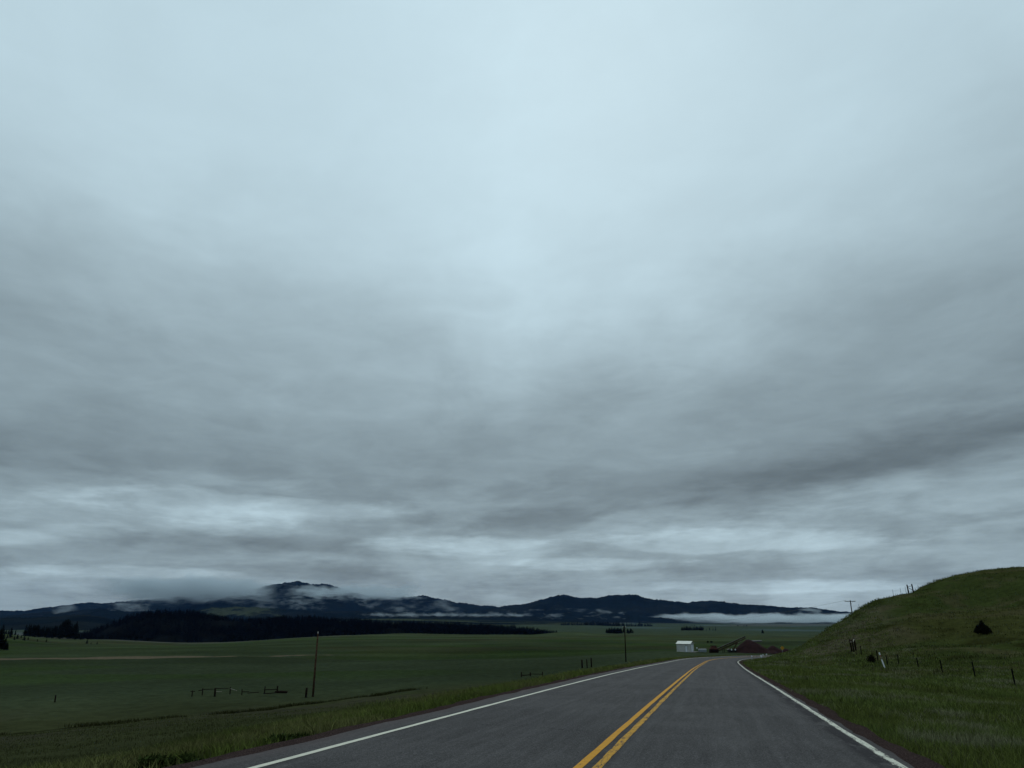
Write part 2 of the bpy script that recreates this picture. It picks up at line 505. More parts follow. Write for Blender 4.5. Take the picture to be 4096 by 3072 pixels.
# the hill on the right: foot, fence line, face, brow
for px, row, d in ((1015, 686, 50), (975, 677.7, 57), (943, 673.5, 65), (919, 670.2, 74), (900, 665.7, 84), (872, 662.4, 86), (854, 653, 96),
                   (1024, 660, 78), (983, 633.5, 112), (1024, 625, 115), (1024, 600, 145), (960, 610, 140), (920, 630, 122), (900, 622, 135), (940, 645, 100), (983, 605, 148),
                   (800, 650, 150), (815, 641.5, 150), (830, 633, 150), (851, 617, 155), (868, 605, 160), (890, 598, 165), (912, 591.5, 170), (935, 583, 178), (965, 576, 185), (1024, 569, 195),
                   (860, 633, 132), (880, 612, 150), (912, 595, 192), (935, 587, 205), (965, 580, 215), (1000, 574.5, 222), (1024, 572.5, 230), (1060, 568, 205), (1100, 566, 215)):
    cps.append(at(px, row, d))
cps += [np.array(q, float) for q in ((170, 215, 13.5), (210, 170, 13.5), (190, 110, 10), (140, 60, 1.5), (95, 25, -2.0), (60, -10, -1.2), (120, -25, 0.5), (60, 20, -2.6),
                                     (84, 196, -5.5), (70, 182, -7.5), (105, 222, -2.0), (140, 250, 2), (190, 300, -2), (95, 250, -11), (120, 300, -12), (28, -5, -1.4), (30, 25, -2.8))]
for a in range(-80, 81, 16):
    for d in (430, 560, 700):
        x, y = d * math.sin(R(a)), d * math.cos(R(a))
        cps.append(np.array([x, y, float(far_z(np.array([x]), np.array([y]))[0])]))
CP = np.array(cps)


def _tps_k(d2): return 0.5 * d2 * np.log(d2 + 1e-9)


_n = len(CP)
_A = np.zeros((_n + 3, _n + 3))
_d2 = ((CP[:, None, :2] - CP[None, :, :2]) ** 2).sum(2) / 1e4
_A[:_n, :_n] = _tps_k(_d2) + np.eye(_n) * 2e-4
_A[:_n, _n] = 1; _A[:_n, _n + 1:] = CP[:, :2] / 100
_A[_n:, :_n] = _A[:_n, _n:].T
_W = np.linalg.solve(_A, np.concatenate([CP[:, 2], np.zeros(3)]))


def tps(x, y):
    out = np.zeros(len(x))
    for i in range(0, len(x), 30000):
        X = np.stack([x[i:i + 30000], y[i:i + 30000]], 1)
        d2 = ((X[:, None, :] - CP[None, :, :2]) ** 2).sum(2) / 1e4
        out[i:i + 30000] = _tps_k(d2) @ _W[:_n] + _W[_n] + X @ _W[_n + 1:] / 100
    return out


def hill_mask(x, y):
    """how much a point belongs to the hill at the right (0..1)"""
    s_, o_ = road_coords(x, y)
    return sst(o_, 6.5, 14) * (1 - sst(np.hypot(x, y), 330, 420)), s_, o_


def height(x, y, detail=True):
    x, y = np.asarray(x, float), np.asarray(y, float)
    d = np.hypot(x, y)
    z = far_z(x, y)
    near = d < 600
    if near.any():
        xn, yn, dn = x[near], y[near], d[near]
        zt = tps(xn, yn)
        w = sst(dn, 380, 580)
        zt = zt * (1 - w) + z[near] * w
        s_, o_ = road_coords(xn, yn)
        if detail:
            rough = sst(np.abs(o_), 6, 14)
            hl = sst(o_, 12, 30)
            zt = zt + rough * (0.10 * fbm(xn / 3.1, yn / 3.1, 3, 11) + 0.22 * fbm(xn / 14, yn / 14, 2, 12)) * (1 + 1.0 * hl)
            # old wheel ruts and terracettes on the face
            zt = zt + hl * 0.10 * vnoise(xn / 9, (zt * 1.6 + yn / 40), 21)
        rz = np.interp(s_, S, cz) - o_ * np.interp(s_, S, bank)
        in_l, in_r = -4.55, 4.0
        over = np.maximum(in_l - o_, o_ - in_r)
        wr = 1 - sst(over, 0.0, 3.0)
        base = rz - 0.16 - 0.05 * np.clip(over, 0, 3)
        inside = (s_ > S[0] + 1) & (s_ < S[-1] - 1)
        zt = np.where(inside, zt * (1 - wr) + base * wr, zt)
        # ditch with rank grass that runs across the near field
        z[near] = zt
    return z


# ------------------------------------------------------------------ ground sheet
def graded(segments):
    out = []
    for a, b, step in segments: out.append(np.arange(a, b, step))
    return np.concatenate(out + [[segments[-1][1]]])


def grow(a, b, s0, k):
    v = [a]; st = s0
    sgn = 1 if b > a else -1
    while (b - v[-1]) * sgn > st: v.append(v[-1] + sgn * st); st *= k
    v.append(b)
    return np.array(v)


gx = np.concatenate([grow(-60, -16000, 1.2, 1.035)[::-1], np.arange(-59, 0, 0.9), np.arange(0, 40, 0.5), np.arange(40, 100, 0.8), grow(100, 16000, 1.2, 1.05)])
gy = np.concatenate([grow(-20, -600, 2.0, 1.3)[::-1], np.arange(-19, 4, 1.0), np.arange(4, 70, 0.5), np.arange(70, 210, 0.9), grow(210, 17000, 1.2, 1.014)])
gx, gy = np.unique(gx), np.unique(gy)
GX, GY = np.meshgrid(gx, gy)
nx, ny = len(gx), len(gy)
X, Y = GX.ravel(), GY.ravel()
Z = height(X, Y)
DD = np.hypot(X, Y); AZ = np.degrees(np.arctan2(X, Y))
HM = np.zeros(len(X)); SO = np.full(len(X), 999.0); SS = np.zeros(len(X))
_nr = DD < 450
HM[_nr], SS[_nr], SO[_nr] = hill_mask(X[_nr], Y[_nr])


def lerp(a, b, t): return a * (1 - t[:, None]) + np.asarray(b)[None, :] * t[:, None] if np.ndim(b) == 1 else a * (1 - t[:, None]) + b * t[:, None]


DITCH = np.array([at(-200, 752, 46), at(0, 734.6, 57), at(128, 722, 66), at(256, 712, 78), at(337, 702.5, 92), at(420, 694, 106)])


def seg_dist(x, y, P):
    best = np.full(len(x), 1e9)
    for a, b in zip(P[:-1], P[1:]):
        d = (b - a)[:2]; t = np.clip(((x - a[0]) * d[0] + (y - a[1]) * d[1]) / (d @ d), 0, 1)
        best = np.minimum(best, np.hypot(x - a[0] - t * d[0], y - a[1] - t * d[1]))
    return best


STRIP = np.array([at(-90, 659.3, 280), at(0, 659, 286), at(120, 658, 294), at(210, 657.2, 302), at(330, 656.6, 308)])


def field_colour(x, y):
    d = np.hypot(x, y)
    C = np.tile(np.array([0.0297, 0.0328, 0.0147]), (len(x), 1))
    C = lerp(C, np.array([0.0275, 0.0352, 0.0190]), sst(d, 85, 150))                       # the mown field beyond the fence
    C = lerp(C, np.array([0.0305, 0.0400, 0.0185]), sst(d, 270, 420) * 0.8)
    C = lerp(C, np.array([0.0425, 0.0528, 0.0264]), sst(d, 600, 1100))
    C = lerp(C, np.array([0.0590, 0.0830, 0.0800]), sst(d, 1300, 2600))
    n = fbm(x / 60, y / 90, 4, 31)
    C = C * (1 + 0.24 * n * (d < 1500))[:, None]
    gr = sst(fbm(x / 130, y / 70, 3, 33), 0.05, 0.5) * sst(d, 130, 220) * (1 - sst(d, 900, 1300))
    C = lerp(C, np.array([0.0242, 0.0432, 0.0088]), gr * 0.45)
    ol = sst(fbm(x / 90, y / 120, 3, 35), 0.1, 0.6) * sst(d, 250, 420) * (1 - sst(d, 1100, 1500))
    C = lerp(C, np.array([0.0430, 0.0410, 0.0200]), ol * 0.45)
    # long stripes of different growth in the fields
    st = vnoise(x / 400, y / 26, 40) * sst(d, 150, 300) * (1 - sst(d, 900, 1500))
    C = C * (1 + 0.22 * st)[:, None]
    big = fbm(x / 900, y / 500, 2, 44) * sst(d, 900, 2000)
    C = lerp(C, np.array([0.0400, 0.0520, 0.0300]), np.clip(sst(big, 0.0, 0.35), 0, 1) * 0.85)
    C = lerp(C, np.array([0.074, 0.070, 0.058]), np.clip(sst(-big, 0.05, 0.45), 0, 1) * 0.7)
    near = d < 420
    xs, ys = x[near], y[near]
    c = C[near]
    dr = seg_dist(xs, ys, DITCH) + 0.8 * fbm(xs / 4, ys / 4, 2, 50)
    c = lerp(c, np.array([0.012, 0.013, 0.005]), 1 - sst(dr, 0.6, 1.8))
    ds = seg_dist(xs, ys, STRIP) + 2.5 * fbm(xs / 14, ys / 8, 3, 51)
    wid = np.interp(xs, [-210, -130, -60], [12, 8, 2])
    c = lerp(c, np.array([0.115, 0.088, 0.060]), (1 - sst(ds, wid * .6, wid)) * 0.85)
    # dry bare-ish ground in the near left field
    n2 = fbm(xs / 16, ys / 30, 4, 53)
    c = lerp(c, np.array([0.0400, 0.0385, 0.0240]), sst(n2, 0.05, 0.7) * (1 - sst(d[near], 80, 130)) * 0.8)
    C[near] = c
    return C


def hill_colour(x, y, z):
    C = np.tile(np.array([0.0420, 0.0442, 0.0138]), (len(x), 1))
    n = fbm(x / 7, y / 7, 4, 61); n2 = fbm(x / 30, y / 22, 3, 62)
    C = lerp(C, np.array([0.0348, 0.0442, 0.0126]), sst(n2, -0.2, 0.5))
    C = lerp(C, np.array([0.0576, 0.0512, 0.0242]), sst(n, 0.30, 0.85) * 0.7)
    C = lerp(C, np.array([0.0204, 0.0211, 0.0063]), sst(-n, 0.35, 0.8) * 0.8)
    # the sparse, dry cut slope at the foot beside the bend
    s_, o_ = road_coords(x, y)
    cut = sst(s_, 105, 135) * sst(o_, 6, 9) * (1 - sst(o_, 20, 32))
    C = lerp(C, np.array([0.075, 0.063, 0.042]), cut * 0.75 * sst(n, -0.5, 0.2))
    return C


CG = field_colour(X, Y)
_h = HM > 0.01
CG[_h] = lerp(CG[_h], hill_colour(X[_h], Y[_h], Z[_h]), HM[_h])
_e = np.abs(SO) < 8
_wv = np.clip(1 - sst(np.maximum(-4.6 - SO[_e], SO[_e] - 4.05) + 0.5 * fbm(X[_e] / .9, Y[_e] / .9, 2, 66), -.2, 0.5), 0, 1)
CG[_e] = lerp(CG[_e], np.array([0.030, 0.022, 0.020]), _wv)

idx = np.arange(nx * ny).reshape(ny, nx)
Q = np.stack([idx[:-1, :-1].ravel(), idx[:-1, 1:].ravel(), idx[1:, 1:].ravel(), idx[1:, :-1].ravel()], 1)
qh = HM[Q].mean(1)
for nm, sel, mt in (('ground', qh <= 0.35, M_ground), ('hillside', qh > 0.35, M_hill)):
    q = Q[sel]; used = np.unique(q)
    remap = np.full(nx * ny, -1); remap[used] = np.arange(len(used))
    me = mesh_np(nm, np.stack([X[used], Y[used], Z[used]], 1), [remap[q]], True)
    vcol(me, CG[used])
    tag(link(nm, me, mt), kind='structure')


def zat(x, y): return float(height(np.array([x]), np.array([y]))[0])


def ground_pt(px, row, d, sink=0.0):
    """stand something on the ground in a direction, at about the distance d"""
    if d < 300:
        ds = np.linspace(d * .86, d * 1.14, 57)
        P = np.stack([at(px, row, q) for q in ds])
        zz = height(P[:, 0], P[:, 1])
        e = np.abs((zz - P[:, 2]) / ds * F_PX) + 0.02 * np.abs(ds - d) / d * 57
        k = int(e.argmin())
        return Vector((P[k, 0], P[k, 1], zz[k] - sink))
    p = at(px, row, d)
    return Vector((p[0], p[1], zat(p[0], p[1]) - sink))


# ------------------------------------------------------------------ road, shoulders, paint
def ribbon(name, o0, o1, s0, s1, ds, dz, jit=0.0, seed=1, nacross=2, dz_edge=(0, 0), crown=False):
    s = np.arange(s0, s1 + 1e-6, ds)
    rows = []
    uvs = []
    j0 = jit * fbm(s / 1.3, s * 0, 3, seed) if jit else 0 * s
    j1 = jit * fbm(s / 1.3, s * 0 + 9, 3, seed + 5) if jit else 0 * s
    for k in range(nacross):
        t = k / (nacross - 1)
        o = (o0 + j0) * (1 - t) + (o1 + j1) * t
        e = dz + dz_edge[0] * (k == 0) + dz_edge[1] * (k == nacross - 1)
        rows.append(road_pt(s, o, e)); uvs.append(np.stack([o, s], 1))
    V = np.concatenate(rows); UV = np.concatenate(uvs); n = len(s)
    F = []
    for k in range(nacross - 1):
        a = np.arange(n - 1) + k * n
        F.append(np.stack([a, a + n, a + n + 1, a + 1], 1))
    me = mesh_np(name, V, [np.concatenate(F)], True)
    at_ = me.attributes.new('lane', 'FLOAT_VECTOR', 'POINT')
    at_.data.foreach_set('vector', np.concatenate([UV, np.zeros((len(UV), 1))], 1).astype(np.float32).ravel())
    return me


def asphalt():
    m, g, b = new_mat('asphalt')
    ln = g.n('ShaderNodeAttribute', attribute_name='lane').outputs['Vector']
    geo = g.n('ShaderNodeNewGeometry').outputs['Position']
    o, s, _ = g.sep(ln)
    base = (0.0485, 0.0454, 0.0446, 1)
    # wheel tracks polished darker, with slow drift along the lane
    wob = g.m('MULTIPLY', g.m('SUBTRACT', g.noise(g.comb(0.0, g.m('MULTIPLY', s, 0.05), 0.0), 1.0, 2.0), 0.5), 0.5)
    oo = g.m('ADD', g.m('ABSOLUTE', o), wob)
    tr = g.m('ADD', g.sstep(g.m('ABSOLUTE', g.m('SUBTRACT', oo, 0.95)), 0.5, 0.1), g.sstep(g.m('ABSOLUTE', g.m('SUBTRACT', oo, 2.65)), 0.5, 0.1))
    c = g.mixc(g.m('MULTIPLY', tr, 0.9), base, (0.0344, 0.0321, 0.0317, 1))
    # streaks drawn out along the driving direction
    stv = g.comb(g.m('MULTIPLY', o, 2.6), g.m('MULTIPLY', s, 0.035), 0.0)
    c = g.mixc(g.sstep(g.noise(stv, 1.0, 5.0, 0.6), 0.36, 0.62, 0.0, 1.0), c, (0.0291, 0.0272, 0.0269, 1))
    pv = g.noise(geo, 0.35, 4.0, 0.6)
    c = g.mixc(g.sstep(pv, 0.40, 0.66, 0.0, 0.45), c, (0.0635, 0.0591, 0.0578, 1))
    sp = g.noise(geo, 55.0, 3.0, 0.7)
    c = g.mixc(g.sstep(sp, 0.45, 0.72, 0.0, 0.75), c, (0.1411, 0.1328, 0.1331, 1))
    c = g.mixc(g.sstep(sp, 0.5, 0.25, 0.0, 0.7), c, (0.0247, 0.0235, 0.0238, 1))
    # tar bleeding beside the paint and dust on the left shoulder
    tar = g.m('MULTIPLY', g.sstep(g.m('ABSOLUTE', g.m('SUBTRACT', o, 3.40)), 0.24, 0.05), g.sstep(g.noise(g.comb(g.m('MULTIPLY', o, 3.0), g.m('MULTIPLY', s, 0.7), 1.0), 1.0, 5.0, 0.7), 0.38, 0.52))
    c = g.mixc(g.m('MULTIPLY', tar, 0.95), c, (0.0194, 0.0178, 0.0198, 1))
    tar2 = g.m('MULTIPLY', g.sstep(g.m('ABSOLUTE', o), 0.30, 0.05), g.sstep(g.noise(g.comb(o, g.m('MULTIPLY', s, 0.6), 5.0), 1.3, 5.0, 0.7), 0.35, 0.65))
    c = g.mixc(g.m('MULTIPLY', tar2, 0.85), c, (0.0264, 0.0210, 0.0222, 1))
    dust = g.m('MULTIPLY', g.sstep(o, -3.6, -4.1), g.sstep(g.noise(geo, 1.2, 5.0, 0.65), 0.3, 0.65, 0.4, 1.0))
    c = g.mixc(dust, c, (0.0653, 0.0535, 0.0523, 1))
    rdust = g.m('MULTIPLY', g.sstep(o, 3.55, 3.8), 0.7)
    c = g.mixc(rdust, c, (0.0423, 0.0324, 0.0317, 1))
    # coarse chippings and scuffs
    k1 = g.sstep(g.noise(geo, 24.0, 4.0, 0.75), 0.3, 0.7, 0.62, 1.42, 'LINEAR')
    k2 = g.sstep(g.noise(g.comb(g.m('MULTIPLY', o, 7.0), g.m('MULTIPLY', s, 0.5), 8.0), 1.0, 5.0, 0.65), 0.3, 0.7, 0.80, 1.22, 'LINEAR')
    sv = g.vm('SCALE', c); g.put(sv.node.inputs['Scale'], g.m('MULTIPLY', k1, k2)); c = sv
    # a few sealed cracks wandering across the lanes
    wv = g.m('ADD', s, g.m('MULTIPLY', g.m('SUBTRACT', g.noise(geo, 0.9, 4.0, 0.6), 0.5), 2.4))
    cell = g.m('ABSOLUTE', g.m('SUBTRACT', g.m('FRACT', g.m('DIVIDE', wv, 9.3)), 0.5))
    ck = g.m('MULTIPLY', g.sstep(cell, 0.0030, 0.0012), g.sstep(g.noise(geo, 0.25, 2.0, 0.5), 0.48, 0.56))
    c = g.mixc(g.m('MULTIPLY', ck, 0.6), c, (0.014, 0.014, 0.015, 1))
    g.put(b.inputs['Base Color'], c)
    b.inputs['Roughness'].default_value = 0.8
    b.inputs['Specular IOR Level'].default_value = 0.05
    bp = g.n('ShaderNodeBump'); bp.inputs['Strength'].default_value = 0.55; bp.inputs['Distance'].default_value = 0.012
    g.put(bp.inputs['Height'], g.noise(geo, 42.0, 4.0, 0.75)); g.put(b.inputs['Normal'], bp.outputs[0])
    return m


def paint(name, col, wear, bare=(0.04, 0.037, 0.037), edge=None):
    """road paint that has flaked off in patches down to the asphalt"""
    m, g, b = new_mat(name)
    ln = g.n('ShaderNodeAttribute', attribute_name='lane').outputs['Vector']
    geo = g.n('ShaderNodeNewGeometry').outputs['Position']
    o, s, _ = g.sep(ln)
    n = g.noise(geo, 28.0, 6.0, 0.8)
    n2 = g.noise(g.comb(g.m('MULTIPLY', o, 14.0), g.m('MULTIPLY', s, 1.6), 2.0), 1.0, 6.0, 0.75)
    k = g.m('ADD', g.m('MULTIPLY', n, 0.5), g.m('MULTIPLY', n2, 0.5))
    if edge:                                                  # wears from one side
        k = g.m('ADD', k, g.sstep(o, edge[0], edge[1], 0.0, edge[2]))
    f = g.sstep(k, wear, wear + 0.035)
    dirt = g.mixc(g.sstep(g.noise(geo, 6.0, 5.0, 0.7), 0.35, 0.75, 0.0, 0.5), (*col, 1), (*[q * 0.62 for q in col], 1))
    g.put(b.inputs['Base Color'], g.mixc(f, dirt, (*bare, 1)))
    b.inputs['Roughness'].default_value = 0.75
    b.inputs['Specular IOR Level'].default_value = 0.08
    return m


def gravel_mat():
    m, g, b = new_mat('red_gravel')
    geo = g.n('ShaderNodeNewGeometry').outputs['Position']
    v = g.n('ShaderNodeTexVoronoi'); v.inputs['Scale'].default_value = 45.0; g.put(v.inputs['Vector'], geo)
    n = g.noise(geo, 1.5, 5.0, 0.65)
    c = g.mixc(g.sstep(n, 0.3, 0.7), (0.058, 0.0385, 0.0335, 1), (0.044, 0.029, 0.0255, 1))
    cr = g.n('ShaderNodeSeparateColor'); g.put(cr.inputs[0], v.outputs['Color'])
    c = g.mixc(g.m('MULTIPLY', cr.outputs[0], 0.6), c, (0.085, 0.060, 0.056, 1))
    c = g.mixc(g.sstep(v.outputs['Distance'], 0.35, 0.6, 0.0, 0.7), c, (0.014, 0.009, 0.009, 1))
    g.put(b.inputs['Base Color'], c); b.inputs['Roughness'].default_value = 0.95; b.inputs['Specular IOR Level'].default_value = 0.0
    bp = g.n('ShaderNodeBump'); bp.inputs['Strength'].default_value = 0.8; bp.inputs['Distance'].default_value = 0.02; bp.invert = True
    g.put(bp.inputs['Height'], v.outputs['Distance']); g.put(b.inputs['Normal'], bp.outputs[0])
    return m


M_gravel = gravel_mat()
road = link('road', ribbon('road', -4.15, 3.70, -40, 320, 0.25, 0.0, 0.05, 3, 12), asphalt())
tag(road, kind='structure')
sh = link('gravel_shoulder', ribbon('gravel_shoulder', -4.78, -3.95, -40, 320, 0.25, -0.02, 0.14, 8, 5, (-0.16, -0.03)), M_gravel)
tag(sh, kind='structure')
sh2 = link('gravel_shoulder', ribbon('gravel_shoulder', 3.55, 4.22, -40, 320, 0.25, -0.02, 0.10, 14, 5, (-0.03, -0.16)), M_gravel)
tag(sh2, kind='structure')
link('edge_line', ribbon('edge_line', -3.60, -3.49, -40, 320, 0.2, 0.004, 0.008, 21), paint('white_paint', (0.60, 0.57, 0.46), 0.585), road)
link('edge_line', ribbon('edge_line', 3.49, 3.61, -40, 320, 0.2, 0.004, 0.010, 22), paint('worn_white_paint', (0.58, 0.56, 0.46), 0.52, edge=(3.54, 3.48, 0.10)), road)
link('centre_line', ribbon('centre_line', -0.155, -0.05, -40, 320, 0.2, 0.004, 0.006, 23), paint('yellow_paint', (0.56, 0.255, 0.018), 0.575), road)
link('centre_line', ribbon('centre_line', 0.05, 0.155, -40, 320, 0.2, 0.004, 0.010, 24), paint('worn_yellow_paint', (0.50, 0.25, 0.024), 0.512), road)


# ------------------------------------------------------------------ grass
def blades(P, h, w, lean, C, n_per, spread):
    """P (n,3) clump positions -> one mesh of thin bent blades"""
    n = len(P) * n_per
    r = np.random.default_rng(int(abs(P[0, 0] * 1000)) + len(P))
    B = np.repeat(P, n_per, 0) + np.concatenate([r.normal(0, 1, (n, 2)) * np.repeat(np.broadcast_to(spread, len(P)), n_per)[:, None], np.zeros((n, 1))], 1)
    H = np.repeat(np.broadcast_to(h, len(P)), n_per) * r.uniform(0.5, 1.25, n)
    Wd = np.repeat(np.broadcast_to(w, len(P)), n_per) * r.uniform(0.7, 1.3, n)
    a = r.uniform(0, 2 * np.pi, n); la = r.uniform(0, 2 * np.pi, n); L = lean * r.uniform(0.2, 1.3, n) * H
    sx, sy = np.cos(a) * Wd / 2, np.sin(a) * Wd / 2
    tip = B + np.stack([np.cos(la) * L, np.sin(la) * L, H], 1)
    mid = B + np.stack([np.cos(la) * L * .35, np.sin(la) * L * .35, H * .58], 1)
    z0 = -0.06
    V = np.stack([B + np.stack([-sx, -sy, np.full(n, z0)], 1), B + np.stack([sx, sy, np.full(n, z0)], 1),
                  mid + np.stack([sx, sy, 0 * sx], 1) * .75, tip, mid - np.stack([sx, sy, 0 * sx], 1) * .75], 1).reshape(-1, 3)
    k = np.arange(n) * 5
    F4 = np.stack([k, k + 1, k + 2, k + 4], 1); F3 = np.stack([k + 4, k + 2, k + 3], 1)
    CC = np.repeat(C, n_per, 0) * r.uniform(0.7, 1.35, (n, 1))
    dry = r.random(n) < 0.10
    CC[dry] = CC[dry] * .4 + np.array([0.075, 0.070, 0.040]) * .6
    return V, F4, F3, np.repeat(CC, 5, 0)


def grass_object(name, parts, label=None):
    Vs, F4s, F3s, Cs, o = [], [], [], [], 0
    for V, F4, F3, C in parts:
        Vs.append(V); F4s.append(F4 + o); F3s.append(F3 + o); Cs.append(C); o += len(V)
    me = mesh_np(name, np.concatenate(Vs), [np.concatenate(F4s), np.concatenate(F3s)])
    vcol(me, np.concatenate(Cs))
    return tag(link(name, me, M_grass), label, 'grass', kind='stuff')


def strip_points(s0, s1, o0, o1, dens, seed):
    r = np.random.default_rng(seed)
    n = int((s1 - s0) * (o1 - o0) * dens)
    p = road_pt(r.uniform(s0, s1, n), r.uniform(o0, o1, n))
    x, y = p[:, 0], p[:, 1]
    zc = y * CT + p[:, 2] * ST
    px = 512 + F_PX * x / np.maximum(zc, .1)
    keep = (zc > 3) & (px > -160) & (px < 1190)
    return p[keep]


def grass_on(P, colfn, h, w, lean, n_per, spread, hvar=0.35):
    z = height(P[:, 0], P[:, 1]); P = np.stack([P[:, 0], P[:, 1], z], 1)
    C = colfn(P[:, 0], P[:, 1])
    nh = 1 + hvar * fbm(P[:, 0] / 2.2, P[:, 1] / 2.2, 2, 70)
    return blades(P, h * nh, w, lean, C, n_per, spread)


def verge_r(x, y):
    C = np.tile(np.array([0.0821, 0.0979, 0.0237]), (len(x), 1))
    n = fbm(x / 3, y / 3, 3, 71)
    C = lerp(C, np.array([0.0886, 0.1122, 0.0286]), sst(n, 0.0, 0.6))
    return lerp(C, np.array([0.16, 0.155, 0.095]), sst(fbm(x / 1.7, y / 2.4, 3, 72), 0.45, 0.8) * 0.7)


def verge_l(x, y):
    C = np.tile(np.array([0.0858, 0.1056, 0.0242]), (len(x), 1))
    C = lerp(C, np.array([0.1012, 0.1012, 0.0357]), sst(fbm(x / 2.2, y / 2.2, 3, 73), 0.1, 0.6))
    s_, o_ = road_coords(x, y)
    k = sst(-o_, 8, 15) * (1 - sst(s_, 40, 90))                   # away from the road the sward is browner and thinner
    return lerp(C, np.array([0.0572, 0.0624, 0.0240]), k)


parts = []
for s0, s1, o0, o1, dn, h, w, npb, sp in (
        (2, 22, 4.05, 16, 80, 0.14, 0.009, 6, 0.055), (22, 45, 4.05, 26, 30, 0.17, 0.018, 6, 0.11), (45, 95, 4.05, 40, 8.5, 0.19, 0.038, 6, 0.2), (95, 190, 4.1, 26, 3.0, 0.2, 0.07, 6, 0.3)):
    P = strip_points(s0, s1, o0, o1, dn, int(s0) + 100)
    parts.append(grass_on(P, verge_r, h, w, 0.85, npb, sp))
# ragged fringe creeping over the gravel
P = strip_points(2, 70, 3.82, 4.2, 34, 131); P = P[fbm(P[:, 0] / .8, P[:, 1] / .8, 2, 75) > 0.05]
parts.append(grass_on(P, verge_r, 0.09, 0.012, 0.8, 6, 0.05))
grass_object('grass', parts, 'green grass along the right side of the road')
P = np.concatenate([strip_points(5, 30, 5, 20, 2.2, 141), strip_points(30, 70, 6, 30, 0.5, 142)])
P = P[fbm(P[:, 0] / 3.5, P[:, 1] / 3.5, 2, 77) > -0.1]
grass_object('seed_stalks', [grass_on(P, lambda x, y: np.tile(np.array([0.19, 0.185, 0.12]), (len(x), 1)), 0.21, 0.009, 0.5, 1, 0.04)], 'pale dry seed stalks sprinkled through the right verge')
parts = []
for s0, s1, o0, o1, dn, h, w, npb, sp in (
        (4, 30, -13, -4.7, 34, 0.19, 0.013, 7, 0.08), (30, 70, -13, -4.7, 18, 0.26, 0.024, 7, 0.13), (70, 230, -14, -4.7, 5.5, 0.34, 0.05, 7, 0.25), (4, 26, -34, -13, 9.0, 0.09, 0.016, 7, 0.25), (26, 60, -48, -13, 4.0, 0.07, 0.03, 7, 0.4)):
    P = strip_points(s0, s1, o0, o1, dn, int(s0) + 200)
    parts.append(grass_on(P, verge_l, h, w, 0.8, npb, sp))
P = strip_points(4, 90, -4.9, -4.45, 26, 231); P = P[fbm(P[:, 0] / .9, P[:, 1] / .9, 2, 76) > 0.0]
parts.append(grass_on(P, verge_l, 0.12, 0.014, 0.8, 6, 0.06))
grass_object('grass', parts, 'taller grass on the bank along the left side of the road')
# rank dark growth in the ditch across the left field
r_ = np.random.default_rng(5)
dp = []
for a, b in zip(DITCH[:-1], DITCH[1:]):
    L = np.linalg.norm(b - a); n = int(L * 16)
    t = r_.random(n)[:, None]
    dp.append(a + (b - a) * t + np.concatenate([r_.normal(0, 0.7, (n, 2)), np.zeros((n, 1))], 1))
dp = np.concatenate(dp); dp = dp[fbm(dp[:, 0] / 7, dp[:, 1] / 7, 2, 81) > -0.75]
grass_object('rank_grass', [grass_on(dp, lambda x, y: np.tile(np.array([0.024, 0.025, 0.008]), (len(x), 1)), 0.33, 0.05, 0.7, 7, 0.4)],
             'dark strip of rank grass crossing the field at the left')
# tufts over the hill
r_ = np.random.default_rng(6)
n = 26000
hp = np.stack([r_.uniform(30, 210, n), r_.uniform(60, 240, n)], 1)
hm, _, oo_ = hill_mask(hp[:, 0], hp[:, 1])
zc_ = hp[:, 1] * CT
k_ = (hm > 0.9) & (oo_ > 15) & (hp[:, 0] / zc_ < 0.78) & (fbm(hp[:, 0] / 5, hp[:, 1] / 5, 3, 83) > -0.25)
hp = np.concatenate([hp[k_], np.zeros((k_.sum(), 1))], 1)


def hillc(x, y): return hill_colour(x, y, 0 * x) * 1.5


grass_object('hill_grass', [grass_on(hp, hillc, 0.24, 0.09, 0.6, 7, 0.5, 0.5)], 'tufts of rough grass all over the hill on the right')


# ------------------------------------------------------------------ conifers and shrubs
def conifer_crown(h, r, seed, dens=110, low=0.08, tight=0.8, col=(0.0045, 0.0060, 0.0050), ragged=0.3):
    rr = np.random.default_rng(seed)
    t = rr.random(dens) ** 0.8
    zt = h * (low + (1 - low) * t)
    prof = r * (1 - t) ** tight * (1 + ragged * rr.uniform(-1, 1, dens)) + 0.03 * r
    a = rr.uniform(0, 2 * np.pi, dens)
    V, F, C = [], [], []
    for i in range(dens):
        d = np.array([math.cos(a[i]), math.sin(a[i]), 0]); p = np.array([-d[1], d[0], 0])
        L, w = prof[i], prof[i] * rr.uniform(.28, .5) + 0.05 * r
        c0 = np.array([0, 0, zt[i]])
        tip = c0 + d * L + np.array([0, 0, -0.22 * L * rr.uniform(.3, 1.5)])
        m = c0 + d * L * 0.55
        b = len(V)
        V += [c0 + np.array([0, 0, .06 * h * (1 - t[i]) + .02 * h]), m + p * w + np.array([0, 0, -.10 * L]), tip, m - p * w + np.array([0, 0, -.10 * L])]
        F.append((b, b + 1, b + 2)); F.append((b, b + 2, b + 3))
        k = rr.uniform(.6, 1.45); C += [np.array(col) * k] * 4
    top = len(V)
    V += [np.array([0, 0, h * 1.02]), np.array([.05 * r, 0, h * .88]), np.array([-.04 * r, .05 * r, h * .88])]
    F.append((top, top + 1, top + 2)); C += [np.array(col)] * 3
    return np.array(V), np.array(F), np.array(C)


